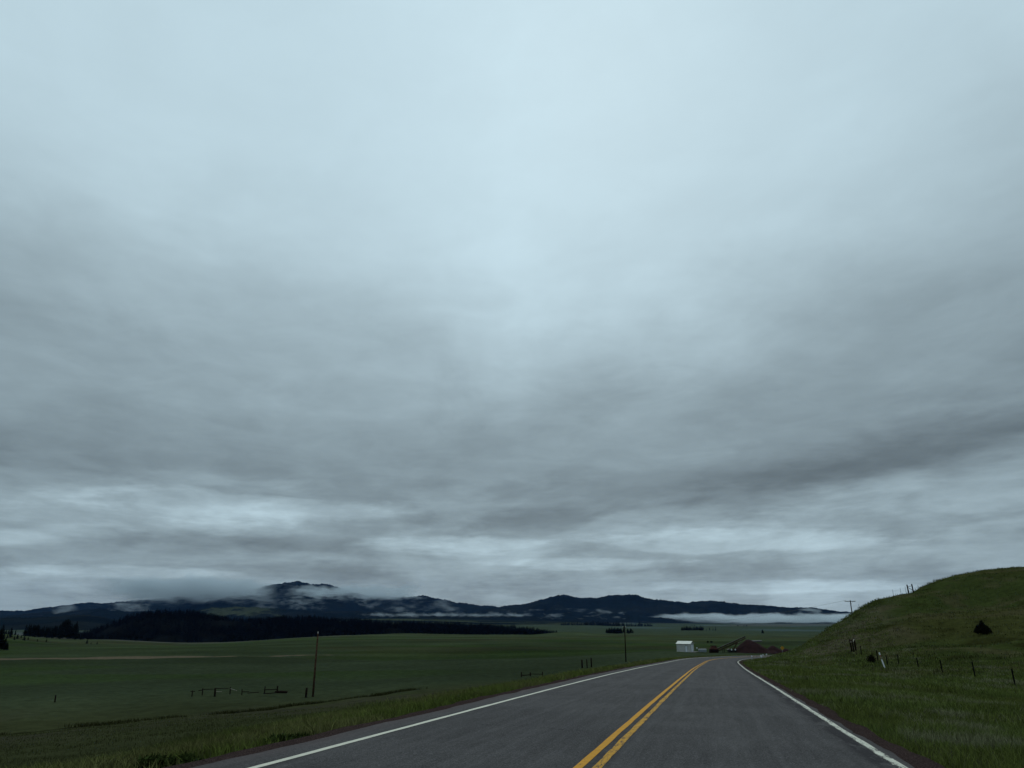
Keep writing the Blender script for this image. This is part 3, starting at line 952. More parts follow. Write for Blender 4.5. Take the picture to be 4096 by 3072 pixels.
def leaf_cloud(n, rx, rz_, seed, col, leaf=0.12, cone=0.0, up=0.3):
    rr = np.random.default_rng(seed)
    u = rr.normal(0, 1, (n, 3)); u /= np.linalg.norm(u, axis=1)[:, None]
    rad = rr.random(n) ** 0.4
    P = u * rad[:, None]
    z01 = (P[:, 2] + 1) / 2
    k = 1 - cone * z01
    lump = 1 + 0.25 * np.sin(P[:, 0] * 5 + seed) * np.cos(P[:, 1] * 4 + seed * 2)
    P = np.stack([P[:, 0] * rx * k * lump, P[:, 1] * rx * k * lump, z01 * rz_ * 2 * (1 + 0.1 * (lump - 1))], 1)
    a = rr.normal(0, 1, (n, 3)); a[:, 2] += up; a /= np.linalg.norm(a, axis=1)[:, None]
    b = np.cross(a, rr.normal(0, 1, (n, 3))); b /= np.linalg.norm(b, axis=1)[:, None]
    L = leaf * rr.uniform(.6, 1.5, n)[:, None]
    V = np.stack([P - b * L * .35, P + a * L, P + b * L * .35, P - a * L * .4], 1).reshape(-1, 3)
    q = np.arange(n) * 4
    F = np.stack([q, q + 3, q + 2, q + 1], 1)
    C = np.repeat(np.array(col)[None, :] * rr.uniform(.5, 1.6, (n, 1)), 4, 0)
    return V, F, C


def col_mesh(name, VFC):
    V, F, C = VFC
    me = mesh_np(name, V, [F]); vcol(me, C); me.materials.append(M_leaf); return me


def trunk_mesh(h, r):
    mb = MB(); mb.tube([(0, 0, -0.4), (0, 0, h * .4), (0.01 * h, 0, h * .8)], [r, r * .75, r * .3], 6)
    me = mb.mesh('trunk'); me.materials.append(M_bark); return me


TREE_KINDS = []
for k, (h, r, tight, low) in enumerate(((13, 3.0, 0.75, 0.07), (15, 3.2, 0.6, 0.1), (12, 3.6, 0.55, 0.08), (16, 3.4, 0.85, 0.06), (10, 2.6, 0.8, 0.05), (13, 4.2, 0.45, 0.12))):
    TREE_KINDS.append((h, col_mesh('crown', conifer_crown(h, r, 40 + k, 150, low, tight)), trunk_mesh(h, 0.2)))
SAPL = [(4.5, col_mesh('crown', conifer_crown(4.5, 1.5, 60 + k, 90, 0.03, 0.7)), trunk_mesh(4.5, 0.1)) for k in range(3)]


def tree(name, px, row, d, hpx, label, group, kinds=TREE_KINDS, wid=1.0, place=None):
    h0, cm, tm = kinds[random.randrange(len(kinds))]
    loc = ground_pt(px, row, d) if place is None else place
    sc = hpx * d / F_PX / h0
    t = thing(name, label, 'tree', loc, random.uniform(0, 6.28), group)
    t.scale = (sc * wid, sc * wid, sc)
    link('trunk', tm, None, t); link('crown', cm, None, t)
    return t


random.seed(11)
# dense grove on the far left slope
GROVE = [(24, 640.5, 11.5), (26.5, 641, 12.5), (28.5, 640.5, 12), (31, 641, 12), (33, 641, 11.5), (35.5, 641, 12), (37.5, 641, 9.5), (40, 640.5, 10), (42, 640.5, 11.5), (44.5, 640.5, 11.5), (46.5, 640.5, 10.5), (48.5, 641, 11.5),
         (50.5, 641, 11.5), (53, 641.5, 12.5), (55, 641.5, 12), (57.5, 642, 14), (59.5, 643, 17), (62, 643.5, 18.5), (64, 644, 18.8), (66.5, 644, 18), (69, 644, 15), (71.5, 644.5, 14.5), (73.5, 644.5, 17.5), (75.5, 644, 13), (78, 643.5, 7), (80.5, 643.5, 6.5),
         (30, 641.5, 9), (38.5, 641.5, 8), (47, 641.5, 8.5), (61, 644.5, 11), (68, 644.8, 10), (72.5, 645, 9)]
for px, row, h in GROVE:
    tree('pine_tree', px, row, 880 + random.uniform(-25, 25), h, 'dark conifer in the dense grove on the far left slope', 'conifers of the dense grove on the left slope', wid=1.15)
for px, row, h, w, lab in ((1.5, 636.3, 11.5, 1.3, 'tallest conifer at the very left edge, level with the dense grove'), (5.5, 636, 6.5, 1.2, 'squat conifer right beside the tallest one at the left edge'), (8, 636, 6.5, 1.2, 'squat conifer left of the narrow one in the left edge cluster'), (10.5, 636, 8.5, 1, 'narrow conifer, rightmost of the cluster at the left edge')):
    tree('pine_tree', px, row, 900, h, lab, 'conifers clustered at the left edge', wid=w)
tree('pine_tree', 15, 635.3, 900, 7, 'slim conifer standing alone left of the dense grove', None, wid=.8)
for px, row, h, lab in ((-4, 657, 21, 'biggest conifer beside the tan strip, cut off by the left edge'), (-0.5, 657.5, 18, 'tall conifer on the left edge of the picture by the tan strip'), (2.5, 657.5, 13, 'middle-sized conifer between the tall and the smallest by the tan strip'), (5, 657.5, 9, 'smallest conifer, rightmost of those beside the tan strip')):
    tree('pine_tree', px, row, 360, h, lab, 'conifers at the left edge by the tan strip', wid=1.1)
for px, row, h, lab in ((6, 644.5, 4, 'small conifer at the left end of the scatter on the left slope'), (9.5, 643.5, 6, 'tallest young conifer of the scatter near the left edge'), (16, 645, 5, 'young conifer right below the slim lone tree on the left slope'),
                        (19.7, 645, 3.2, 'tiny conifer between two bigger young ones left of the grove'), (23, 645.5, 5.5, 'bushy young conifer below the left end of the dense grove'), (27, 645.5, 3, 'small conifer just right of the bushy young one below the grove'),
                        (7.5, 648, 4, 'leftmost of three low dark saplings lowest on the left slope'), (12.5, 648, 4, 'middle one of three low dark saplings lowest on the left slope'), (15.5, 648, 3.5, 'rightmost of three low dark saplings lowest on the left slope'),
                        (36.5, 645.8, 2.6, 'tiny lone conifer on open grass below the middle of the grove'), (45.5, 645.6, 3.4, 'small lone conifer on open grass, further right below the grove'), (87, 642, 4.5, 'rounded small tree at the right end of the dense grove'),
                        (91.5, 641, 2.0, 'tiny tree on the knoll just right of the rounded one'), (97.5, 641.5, 2.6, 'small lone tree on the knoll, furthest right of the grove')):
    tree('young_conifer', px, row, 640 + random.uniform(-40, 40), h, lab, 'small conifers dotted over the left slope', SAPL)
# grove in the middle of the plain
for px, row, h, w in ((607, 634.2, 5, 1.1), (609.5, 634.3, 6, 1.1), (612, 634.5, 6.6, 1), (615, 634.5, 6.2, 1.1), (618, 634.5, 5.8, 1.1), (621, 634.4, 5.5, 1.1), (624, 634.3, 5.2, 1), (628, 634, 4.8, .8), (631, 634, 4.8, .8), (633, 634, 3, 1), (610.5, 634.4, 4.5, 1.2), (614, 634.5, 5, 1.2), (617, 634.6, 4.6, 1.2), (620, 634.5, 4.5, 1.2)):
    tree('pine_tree', px, row, 1500, h, 'dark conifer in the small isolated grove on the plain behind the middle pole', 'conifers of the isolated grove on the plain', wid=w * 1.9)
# scattered far trees
for px, row, d, h, lab in ((692, 623.8, 3600, 2, 'left tree of a far pair on the plain above the hedge'), (694.5, 623.9, 3600, 2.1, 'right tree of a far pair on the plain above the hedge'), (700.5, 624.6, 3500, 1.6, 'tiny single far tree right of the far pair on the plain'),
                           (737.8, 625, 3300, 2, 'lone far tree on the plain above the conveyor'), (744, 625.3, 3300, 1.8, 'left one of two touching far trees above the gravel cone'), (746.5, 625.3, 3300, 1.8, 'right one of two touching far trees above the gravel cone'),
                           (762.5, 631, 1500, 4, 'lone dark tree on the plain behind the gravel pile')):
    tree('round_tree', px, row, d, h, lab, 'trees scattered on the far plain' if d > 2000 else None, TREE_KINDS[2:6:3], 1.3)
for px, lab in ((707.5, 'left one of two round dark shrubs close together beyond the conveyor'), (711, 'right one of two round dark shrubs close together beyond the conveyor')):
    loc = ground_pt(px, 637.4, 560)
    o = link('shrub', col_mesh('shrub', leaf_cloud(260, 0.85, 0.75, int(px), (0.012, 0.016, 0.012), 0.3)), None, None, loc); tag(o, lab, 'shrub', 'pair of shrubs beyond the conveyor')


def forest(name, pts, label, hmean, dens=26, col=(0.0026, 0.0032, 0.0042)):
    """a wood that reads as one mass: every tree its own crown, joined in one object"""
    base = [conifer_crown(1.0, 0.27, 200 + k, dens, 0.03, (0.6, .75, .5, .85)[k], col) for k in range(4)]
    r = np.random.default_rng(len(pts))
    Vs, Fs, Cs, o = [], [], [], 0
    kk = r.integers(0, 4, len(pts))
    for k in range(4):
        P = pts[kk == k]; n = len(P)
        if not n: continue
        V, F, C = base[k]
        H = hmean * np.clip(r.normal(1, .22, n), .5, 1.7)
        a = r.uniform(0, 6.28, n); ca, sa = np.cos(a)[:, None], np.sin(a)[:, None]
        W_ = H[:, None] * r.uniform(.85, 1.4, n)[:, None]
        VX = P[:, :1] + (V[None, :, 0] * ca - V[None, :, 1] * sa) * W_
        VY = P[:, 1:2] + (V[None, :, 0] * sa + V[None, :, 1] * ca) * W_
        VZ = P[:, 2:3] + V[None, :, 2] * H[:, None]
        VV = np.stack([VX, VY, VZ], 2).reshape(-1, 3)
        FF = (F[None, :, :] + (np.arange(n) * len(V))[:, None, None]).reshape(-1, 3)
        tint = r.uniform(.7, 1.35, (n, 1, 1))
        Vs.append(VV); Fs.append(FF + o); Cs.append((C[None] * tint).reshape(-1, 3)); o += len(VV)
    me = mesh_np(name, np.concatenate(Vs), [np.concatenate(Fs)]); vcol(me, np.concatenate(Cs))
    return tag(link(name, me, M_leaf), label, 'forest', kind='stuff')


# ------------------------------------------------------------------ ridges
def ridge(name, D, sky, depth_f, depth_b, base_row, n_az, n_t, seed, colfn, rough=0.25, spikes=10.0, prof_pow=1.3, zbase=None):
    """long hill: skyline given as (px,row) seen at distance D, real front and back slopes"""
    sky = np.array(sky, float)
    P = np.stack([at(p, r, D) for p, r in sky])
    aa = np.arctan2(P[:, 0], P[:, 1]); rr = np.hypot(P[:, 0], P[:, 1]); zz_ = P[:, 2]
    A = np.linspace(aa[0], aa[-1], n_az)
    RR = np.interp(A, aa, rr); ZR = np.interp(A, aa, zz_)
    k = np.ones(5) / 5; ZR = np.convolve(np.pad(ZR, 2, 'edge'), k, 'valid')
    ZR = ZR + 0.02 * (ZR.max() - zz_.min()) * fbm(A * 160, A * 0, 4, seed)
    T = np.concatenate([np.linspace(-1, -0.12, n_t), np.linspace(-0.10, 0.10, 9), np.linspace(0.14, 1, max(6, n_t // 3))])
    AA, TT = np.meshgrid(A, T)
    Rr = RR[None, :] + np.where(TT < 0, TT * depth_f, TT * depth_b)
    Xr, Yr = Rr * np.sin(AA), Rr * np.cos(AA)
    zb = (far_z(Xr.ravel(), Yr.ravel()).reshape(Xr.shape) if zbase is None else zbase) - 4.0
    pr = (1 - np.abs(TT) ** prof_pow)
    sc_ = depth_f * 0.28
    nz = fbm(Xr / sc_, Yr / sc_, 5, seed + 3, 0.55)
    bump = (1 - pr) * pr * 4
    Hh = np.maximum(ZR[None, :] - zb, 1.0)
    Zr = zb + Hh * np.clip(pr + rough * bump * nz, 0.0, 1.0)
    crest = np.exp(-(TT / 0.10) ** 2)
    if spikes:
        r2 = np.random.default_rng(seed)
        Zr = Zr + spikes * (r2.random(Zr.shape) ** 2.2) * (0.35 + 0.65 * crest) * sst(pr, 0.02, 0.15)
    edge = np.minimum(1, np.minimum(np.arange(n_az), n_az - 1 - np.arange(n_az)) / 12.0)[None, :]
    Zr = (zb - 2) * (1 - edge) + Zr * edge
    m = len(T)
    idx = np.arange(m * n_az).reshape(m, n_az)
    q = np.stack([idx[:-1, :-1].ravel(), idx[:-1, 1:].ravel(), idx[1:, 1:].ravel(), idx[1:, :-1].ravel()], 1)
    me = mesh_np(name, np.stack([Xr.ravel(), Yr.ravel(), Zr.ravel()], 1), [q], False)
    vcol(me, colfn(Xr.ravel(), Yr.ravel(), Zr.ravel(), TT.ravel(), AA.ravel()))
    o = tag(link(name, me, M_mount), kind='structure')
    return dict(A=A, RR=RR, ZR=ZR, df=depth_f, obj=o, X=Xr, Y=Yr, Z=Zr, pr=pr, T=TT, AZ=AA)


FOREST = np.array([0.0045, 0.0075, 0.0085]); MEADOW = np.array([0.034, 0.040, 0.022])


def mcol(x, y, z, t, a):
    C = np.tile(FOREST, (len(x), 1)) * (1 + 0.35 * fbm(x / 300, y / 300, 4, 90))[:, None]
    return lerp(C, np.array([0.012, 0.0145, 0.013]), sst(fbm(x / 500, y / 260, 4, 91), 0.35, 0.8) * 0.6)


far_mtn = ridge('mountain', 10500, [(-260, 612), (-120, 611), (0, 610.6), (25, 611.5), (41, 609), (62, 606.5), (87, 603.4), (103, 603.7), (124, 601.9), (160, 599), (200, 595), (235, 592.5), (256, 591.5), (268, 588), (284, 585.6), (300, 584.6), (309, 586.6), (318, 584.8), (330, 585.2), (340, 588.5), (355, 593.5), (374, 596.6), (398, 597.5), (413, 597), (423, 595.7), (436, 599), (457, 603), (479, 605.6), (495, 607), (530, 611), (570, 616)],
                3600, 2600, 623, 900, 70, 5, mcol, 0.3, 14)
right_mtn = ridge('mountain', 8600, [(440, 618), (470, 613), (486, 610), (497, 607.7), (512, 605.6), (528, 604), (543, 599.7), (556, 595.8), (565, 595.3), (578, 598.4), (596, 598.7), (613, 595.7), (636, 595.2), (645, 598.4), (667, 601.5), (688, 603), (698, 602), (710, 601), (722, 602), (741, 605), (768, 606.3), (788, 608.3), (811, 608), (827, 610.4), (840, 612), (870, 612.6), (920, 611), (980, 612), (1060, 614), (1160, 616)],
                  2300, 2400, 623, 900, 60, 9, mcol, 0.22, 12)


def foot_col(x, y, z, t, a):
    C = mcol(x, y, z, t, a)
    px = 512 + F_PX * np.tan(a) / CT
    e = fbm(x / 120, y / 120, 4, 95)
    m1 = sst(px + 12 * e, 200, 212) * (1 - sst(px + 12 * e, 270, 290)) * sst(t + 0.08 * e, -0.62, -0.52) * (1 - sst(t, -0.05, 0.05))
    C = lerp(C, MEADOW, m1 * (1 - 0.8 * sst(fbm(x / 110, y / 110, 3, 96), 0.45, 0.7)))
    m2 = np.exp(-((px - 52) / 22) ** 2) * np.exp(-((t + .35 + .004 * (px - 52)) / 0.03) ** 2)
    C = lerp(C, np.array([0.03, 0.027, 0.027]), m2 * 0.7)
    return C


foot = ridge('foothill', 6400, [(-200, 620), (-60, 618), (0, 617), (40, 613), (75, 611), (100, 609), (130, 611), (165, 613), (195, 611), (212, 608.3), (235, 607.4), (262, 608.3), (285, 610), (320, 611.5), (360, 612), (410, 613.5), (450, 614.2), (490, 615), (520, 616), (560, 619), (600, 622)],
             1500, 1500, 624, 700, 46, 15, foot_col, 0.3, 9)


def dark_col(x, y, z, t, a): return np.tile(np.array([0.004, 0.0045, 0.0045]), (len(x), 1)) * (1 + .3 * fbm(x / 40, y / 40, 3, 97))[:, None]


# meadow shelf with woods between the forest hill and the foothills
def shelf_col(x, y, z, t, a):
    C = np.tile(MEADOW * 1.15, (len(x), 1)) * (1 + .15 * fbm(x / 200, y / 200, 3, 98))[:, None]
    n = fbm(x / 420, y / 90, 4, 99)
    return lerp(C, FOREST, sst(n, 0.05, 0.2))


shelf = ridge('meadow_slope', 4600, [(300, 624), (340, 620.5), (372, 618.8), (410, 618.6), (440, 619.4), (480, 620.6), (510, 621), (560, 622), (620, 624)], 900, 900, 625, 420, 30, 25, shelf_col, 0.1, 0, 1.6)

wooded = ridge('wooded_slope', 3500, [(-260, 617), (-100, 617), (0, 618.5), (30, 619), (55, 617.5), (70, 616), (84, 615.8), (98, 617), (115, 620.5), (140, 625), (165, 629)], 950, 800, 631, 320, 40, 45, mcol, 0.12, 8, 1.6)

HILL_SKY = [(60, 640), (88, 634), (100, 630), (113, 624), (125, 619), (138, 615.5), (152, 613.6), (165, 613.0), (175, 613.6), (190, 614.2), (203, 616), (215, 619), (228, 621), (245, 622.2), (258, 621.5), (272, 620), (290, 619.3), (310, 619.8), (330, 621.4), (350, 622.3), (375, 624), (400, 625), (440, 625.8), (470, 626.6), (500, 629.5), (520, 631.6), (545, 634), (562, 635.5)]
fh = ridge('forest_hill', 1620, HILL_SKY, 330, 380, 640, 360, 40, 33, dark_col, 0.15, 0)
# the trees of that hill, and the woods on the plain
r_ = np.random.default_rng(12)


def sample_ridge(rg, n, tmin, tmax, keep=None):
    m, k = rg['Z'].shape
    T1 = rg['T'][:, 0]
    t = r_.uniform(tmin, tmax, n); j = r_.uniform(4, k - 5, n)
    i = np.interp(t, T1, np.arange(m)); i0, j0 = i.astype(int).clip(0, m - 2), j.astype(int)
    fi, fj = i - i0, j - j0
    out = []
    for q in (rg['X'], rg['Y'], rg['Z']):
        out.append((q[i0, j0] * (1 - fi) + q[i0 + 1, j0] * fi) * (1 - fj) + (q[i0, j0 + 1] * (1 - fi) + q[i0 + 1, j0 + 1] * fi) * fj)
    return np.stack(out, 1), t, j / k


fp, ft, fj_ = sample_ridge(fh, 9000, -0.97, 0.15)
gap = fbm(fp[:, 0] / 45, fp[:, 1] / 45, 3, 101)
fp = fp[(gap < 0.62) & ~((ft < -0.86) & (gap > 0.0))]
fp[:, 2] -= 0.6
forest('forest', fp, 'dark conifer forest covering the low hill in front of the mountains', 9.5, 24)


def strip_wood(segs, n, D_jit, w):
    P = []
    for (p0, r0, p1, r1, d, k) in segs:
        m = int(n * k); t = r_.random(m)
        px = p0 + (p1 - p0) * t; dd = d + r_.uniform(-D_jit, D_jit, m)
        u = (px - 512) / F_PX
        P.append(np.stack([u * dd, dd / CT * 0 + dd * (CT + (625 - 384) / F_PX * ST)], 1))
    P = np.concatenate(P)
    z = height(P[:, 0], P[:, 1])
    return np.concatenate([P, z[:, None] - .5], 1)


forest('wood', strip_wood([(561, 0, 610, 0, 3900, .7), (590, 0, 625, 0, 3900, .6), (625, 0, 652, 0, 3900, .25)], 260, 160, 1), 'long dark strip of wood across the plain above the isolated grove', 21, 26)
forest('wood', strip_wood([(508, 0, 534, 0, 1900, 1.0), (500, 0, 516, 0, 2200, .6), (681, 0, 703, 0, 2100, 1.6), (700, 0, 722, 0, 2050, .12)], 90, 60, 1), 'low dark hedges of trees across the middle of the plain', 9, 22)

# shrubs near the road
p = ground_pt(872, 663, 84, 0.05)
o = link('shrub', col_mesh('shrub', leaf_cloud(700, 0.46, 0.46, 5, (0.006, 0.007, 0.004), 0.10)), None, None, p); tag(o, 'round dark shrub at the foot of the hill, left of the white marker post', 'shrub')
p = ground_pt(983.5, 634, 112, 0.05)
jt = thing('juniper', 'dark pointed juniper bush alone on the face of the hill', 'bush', p)
jv = []
for k, (ox, oy, rx, hz_, n_) in enumerate(((0, 0, .85, .98, 800), (.5, .1, .62, .56, 420), (-.58, .0, .6, .66, 420), (.9, .2, .5, .42, 260), (-.92, -.1, .5, .38, 260), (.1, -.4, .75, .7, 360))):
    V_, F_, C_ = leaf_cloud(n_, rx, hz_, 90 + k, (0.008, 0.010, 0.006), 0.19, (.8, .35, .4, .2, .2, .4)[k], 0.9)
    V_[:, 0] += ox; V_[:, 1] += oy; V_[:, 2] += (0, .12, .05, .0, .1, .0)[k]; jv.append((V_, F_, C_))
oo_, VV_, FF_, CC_ = 0, [], [], []
for V_, F_, C_ in jv:
    VV_.append(V_); FF_.append(F_ + oo_); CC_.append(C_); oo_ += len(V_)
link('crown', col_mesh('crown', (np.concatenate(VV_), np.concatenate(FF_), np.concatenate(CC_))), None, jt)
link('trunk', trunk_mesh(1.6, 0.06), None, jt)
p = ground_pt(608.5, 667, 128, 0.05)
o = link('shrub', col_mesh('shrub', leaf_cloud(420, 0.55, 0.5, 15, (0.018, 0.026, 0.010), 0.14)), None, None, p); tag(o, 'small green shrub on the left bank, right of three dark posts', 'shrub')
def road_at(px, o, s0=3.0, s1=230.0):
    """point o metres beside the road's middle that lies in a direction px"""
    ss = np.arange(s0, s1, 0.1); q = road_pt(ss, o)
    e = np.abs(512 + F_PX * q[:, 0] / np.maximum(q[:, 1] * CT + q[:, 2] * ST, .5) - px)
    return q[e.argmin()]


for px, of, rx, rz_, lab in ((282, -4.9, 0.30, 0.11, 'dark leafy weed clump on the left gravel edge, furthest along of four'), (301, -4.85, 0.2, 0.09, 'small dark weed clump touching the furthest one on the left gravel edge'), (186, -5.0, 0.27, 0.10, 'dark leafy weed clump at the very bottom beside the left gravel'), (156, -5.35, 0.30, 0.11, 'broad weed clump at the bottom left, furthest from the road')):
    q = road_at(px, of)
    o = link('weed_clump', col_mesh('weed_clump', leaf_cloud(900, rx, rz_, int(px), (0.030, 0.042, 0.012), 0.05, 0.2, 0.6)), None, None, (q[0], q[1], zat(q[0], q[1]) - .05))
    tag(o, lab, 'weed', 'weed clumps on the left gravel edge')


# ------------------------------------------------------------------ utility poles
def utility_pole(loc, h, label, cross=None, lean=0.0):
    t = thing('utility_pole', label, 'utility pole', loc, 0, 'utility poles')
    m = MB(); m.tube([(0, 0, -0.6), (lean * .4, 0, h * .5), (lean, 0, h)], [0.17, 0.14, 0.11], 10); m.build('pole', M_wood if cross else M_polewood, t, True)
    if cross:
        w, rz, z = cross
        dxy = Vector((math.cos(rz), math.sin(rz), 0)); c = Vector((lean, 0, h - z)) + Vector((-dxy.y, dxy.x, 0)) * 0.16
        m = MB(); m.bar(c - dxy * w / 2, c + dxy * w / 2, 0.12, 0.15); m.build('crossarm', M_wood, t)
        for k in (-0.46, 0.46):
            q = c + dxy * w * k
            m = MB(); m.tube([q + Vector((0, 0, .07)), q + Vector((0, 0, .13)), q + Vector((0, 0, .18)), q + Vector((0, 0, .26))], [.03, .07, .05, .06], 8); m.build('insulator', M_glass, t, True)
        m = MB()
        for k in (-1, 1): m.bar(c + dxy * w * .28 * k - Vector((0, 0, .05)), Vector((lean, 0, h - z - .75)), 0.04, 0.02)
        m.build('brace', M_steel, t)
    else:
        m = MB(); m.tube([(lean, 0, h), (lean, 0, h + .12), (lean, 0, h + .2), (lean, 0, h + .3)], [.03, .07, .05, .06], 8); m.build('insulator', M_glass, t, True)
    return t


utility_pole(ground_pt(312.8, 697, 112, .05), 9.2, 'bare reddish utility pole nearest on the left, standing in the field', None, 0.06)
utility_pole(ground_pt(626, 662.6, 186, .05), 9.3, 'dark utility pole in the middle behind the left bank', (1.7, 0.9, 0.5), 0.05)
p3 = at(852.5, 616, 188); h3 = 4.3 - zat(p3[0], p3[1])
utility_pole(Vector((p3[0], p3[1], zat(p3[0], p3[1]))), h3, 'utility pole with a wide crossarm rising from behind the hill', (2.8, 0.05, 0.22), -0.05)
a = Vector((p3[0] - 1.2, p3[1], 4.3)); b = Vector((at(640, 622, 420)))
b.z = a.z - 6
m = MB()
pts = [a.lerp(b, k / 14) - Vector((0, 0, 3.0 * (1 - (2 * k / 14 - 1) ** 2))) for k in range(15)]
m.tube(pts, 0.02, 4); o = m.build('overhead_wire', M_black); tag(o, 'thin overhead wire running left from the pole behind the hill', 'wire')


# ------------------------------------------------------------------ fences
def round_post(h, r, mat, parent, loc, lean=(0, 0), name='post', top=0.02):
    m = MB(); m.tube([(0, 0, -.4), (lean[0] * .5, lean[1] * .5, h * .5), (lean[0], lean[1], h - top), (lean[0], lean[1], h)], [r, r * .95, r * .9, r * .7], 9, True, 0.06)
    return m.build(name, mat, parent, True, loc)


def rail_between(a, b, r, parent, mat=M_wood, name='rail'):
    m = MB(); a, b = Vector(a), Vector(b); mid = (a + b) / 2 + Vector((random.uniform(-.03, .03), 0, random.uniform(-.05, .02)))
    m.tube([a, mid, b], [r, r * .95, r * .85], 7, True, 0.08)
    return m.build(name, mat, parent, True)


# broken rail fence in the left field
base = ground_pt(214.7, 696, 112)
t = thing('rail_fence', 'broken-down dark rail fence with five posts in the left field', 'fence', base)
D1 = 112.0


def loc1(px, row): return Vector(at(px, row, D1)) - base


for px, top, bot, r in ((191.9, 688.2, 696.5, .08), (202, 687.8, 695.6, .08), (214.7, 687.3, 696.3, .15), (229.9, 687.8, 694.4, .09), (241.8, 689.8, 695.2, .08)):
    q = ground_pt(px, bot, D1) - base
    hh = (at(px, top, D1)[2]) - (q.z + base.z)
    round_post(max(hh, .6), r, M_wood, t, q, (random.uniform(-.06, .06), 0))
for (p0, r0, p1, r1, rad, mt) in ((202, 689.4, 214.7, 689.0, .05, M_wood), (214.7, 688.3, 228.5, 688.3, .05, M_wood), (230.5, 688.8, 237, 690.9, .05, M_palewood), (190.5, 691.5, 195, 691.4, .06, M_wood), (198.5, 690.5, 202, 690.3, .06, M_wood),
                                  (242, 691.7, 249, 691.4, .06, M_wood), (247.5, 693, 259, 692.2, .06, M_wood), (216, 691.6, 222, 691.5, .05, M_palewood)):
    rail_between(loc1(p0, r0), loc1(p1, r1), rad, t, mt)
base2 = ground_pt(277.7, 693.2, 114)
t = thing('rail_fence', 'short length of rail fence with one post, left of the nearest utility pole', 'fence', base2)
for px, top, r in ((277.0, 688.4, .13), (264.5, 688.9, .09)):
    q = ground_pt(px, 693, 114) - base2
    round_post(max(at(px, top, 114)[2] - q.z - base2.z, .7), r, M_wood, t, q)
rail_between(Vector(at(264, 689.9, 114)) - base2, Vector(at(277, 689.3, 114)) - base2, .07, t)
rail_between(Vector(at(263.5, 693.5, 114)) - base2, Vector(at(276.5, 692.6, 114)) - base2, .07, t)
q = ground_pt(281.2, 693, 114)
m = MB(); m.tube([(-1.0, 0, .14), (0, 0.05, .17), (0.95, 0, .15)], [.17, .19, .16], 8, True, .15); m.tube([(-.8, .3, .1), (.7, .35, .12)], .1, 7); o = m.build('fallen_log', M_wood, None, True, q)
tag(o, 'dark fallen log lying at the end of the short rail fence', 'log')
q = ground_pt(305.8, 697.4, 111)
o = round_post(1.35, .17, M_wood, None, q, (.03, 0), 'wooden_post'); tag(o, 'short thick dark post just left of the nearest utility pole', 'post')
q = ground_pt(54.8, 702.2, 105)
o = round_post(0.95, .1, M_wood, None, q, (-.03, 0), 'wooden_post'); tag(o, 'lone dark post far left in the field', 'post')
# low rail fence at the edge of the bank
base3 = ground_pt(530, 677, 134)
t = thing('rail_fence', 'low rail fence of three short posts on the edge of the left bank', 'fence', base3)
for px, top, r in ((521.3, 674.4, .1), (530.3, 672.7, .13), (542.4, 673.4, .1)):
    q = ground_pt(px, 677, 134) - base3
    round_post(.85, r, M_wood, t, q, (.03, 0))
rail_between(Vector(at(521, 675.3, 134)) - base3, Vector(at(530.5, 674.6, 134)) - base3, .08, t)
rail_between(Vector(at(530.5, 674.0, 134)) - base3, Vector(at(542.4, 674.4, 134)) - base3, .05, t)
# three posts
for (px, top, r, lab) in ((582.3, 661.9, .19, 'leftmost and thickest of three dark wooden posts on the left bank'), (587.2, 660.6, .12, 'thin middle one of three dark wooden posts on the left bank'), (591.6, 660.5, .16, 'rightmost of three dark wooden posts on the left bank')):
    q = ground_pt(px, 668, 148)
    hh = max(at(px, top, 148)[2] - q.z, 1.2)
    o = round_post(hh, r, M_wood, None, q, (-.05, 0), 'wooden_post'); tag(o, lab, 'post', 'three posts on the left bank')

# wire fence with steel posts at the foot of the hill
TP = [(1015.7, 687, 50, 16.2), (975.5, 678, 57, 15.2), (943, 673.7, 65, 12), (919, 670.3, 74, 11), (899, 666, 84, 10), (878, 660.5, 92, 8.5), (862, 656, 95, 9)]
base = ground_pt(943, 673.7, 65)
t = thing('wire_fence', 'wire fence on thin dark steel posts along the foot of the hill', 'fence', base)
tops = []
for px, row, d, hp in TP:
    q = ground_pt(px, row, d) - base
    hh = hp * d / F_PX + .06
    lx = random.uniform(-.07, .02)
    m = MB()
    m.bar((0, 0, -.4), (lx, 0, hh), 0.105, 0.025); m.bar((0, .03, -.4), (lx, .03, hh), 0.04, 0.07)
    for k in range(5): m.box((lx * (k + 1) / 6, -.018, hh * (k + 1) / 6), (.03, .03, .02))
    m.build('fence_post', M_steel, t, False, q)
    tops.append((q, hh, lx))
for f_ in (0.45, 0.7, 0.93):
    m = MB(); m.tube([q + Vector((lx * f_, -.03, hh * f_)) for q, hh, lx in tops], 0.003, 4); m.build('wire', M_steel, t)


def brace(px0, row, d, hpx, label, offs, rails, scale=1.0):
    b = ground_pt(px0, row, d)
    t = thing('fence_brace', label, 'fence brace', b)
    P = []
    for (ox, oy, k, r) in offs:
        z = zat(b.x + ox, b.y + oy) - b.z
        hh = hpx * d / F_PX * k
        round_post(hh, r, M_wood, t, Vector((ox, oy, z)), (-.12 * (k > .8), 0))
        P.append((Vector((ox, oy, z)), hh))
    for (i, fi, j, fj, mt) in rails:
        rail_between(P[i][0] + Vector((-.08, 0, P[i][1] * fi)), P[j][0] + Vector((-.08, 0, P[j][1] * fj)), .06, t, mt)
    return t


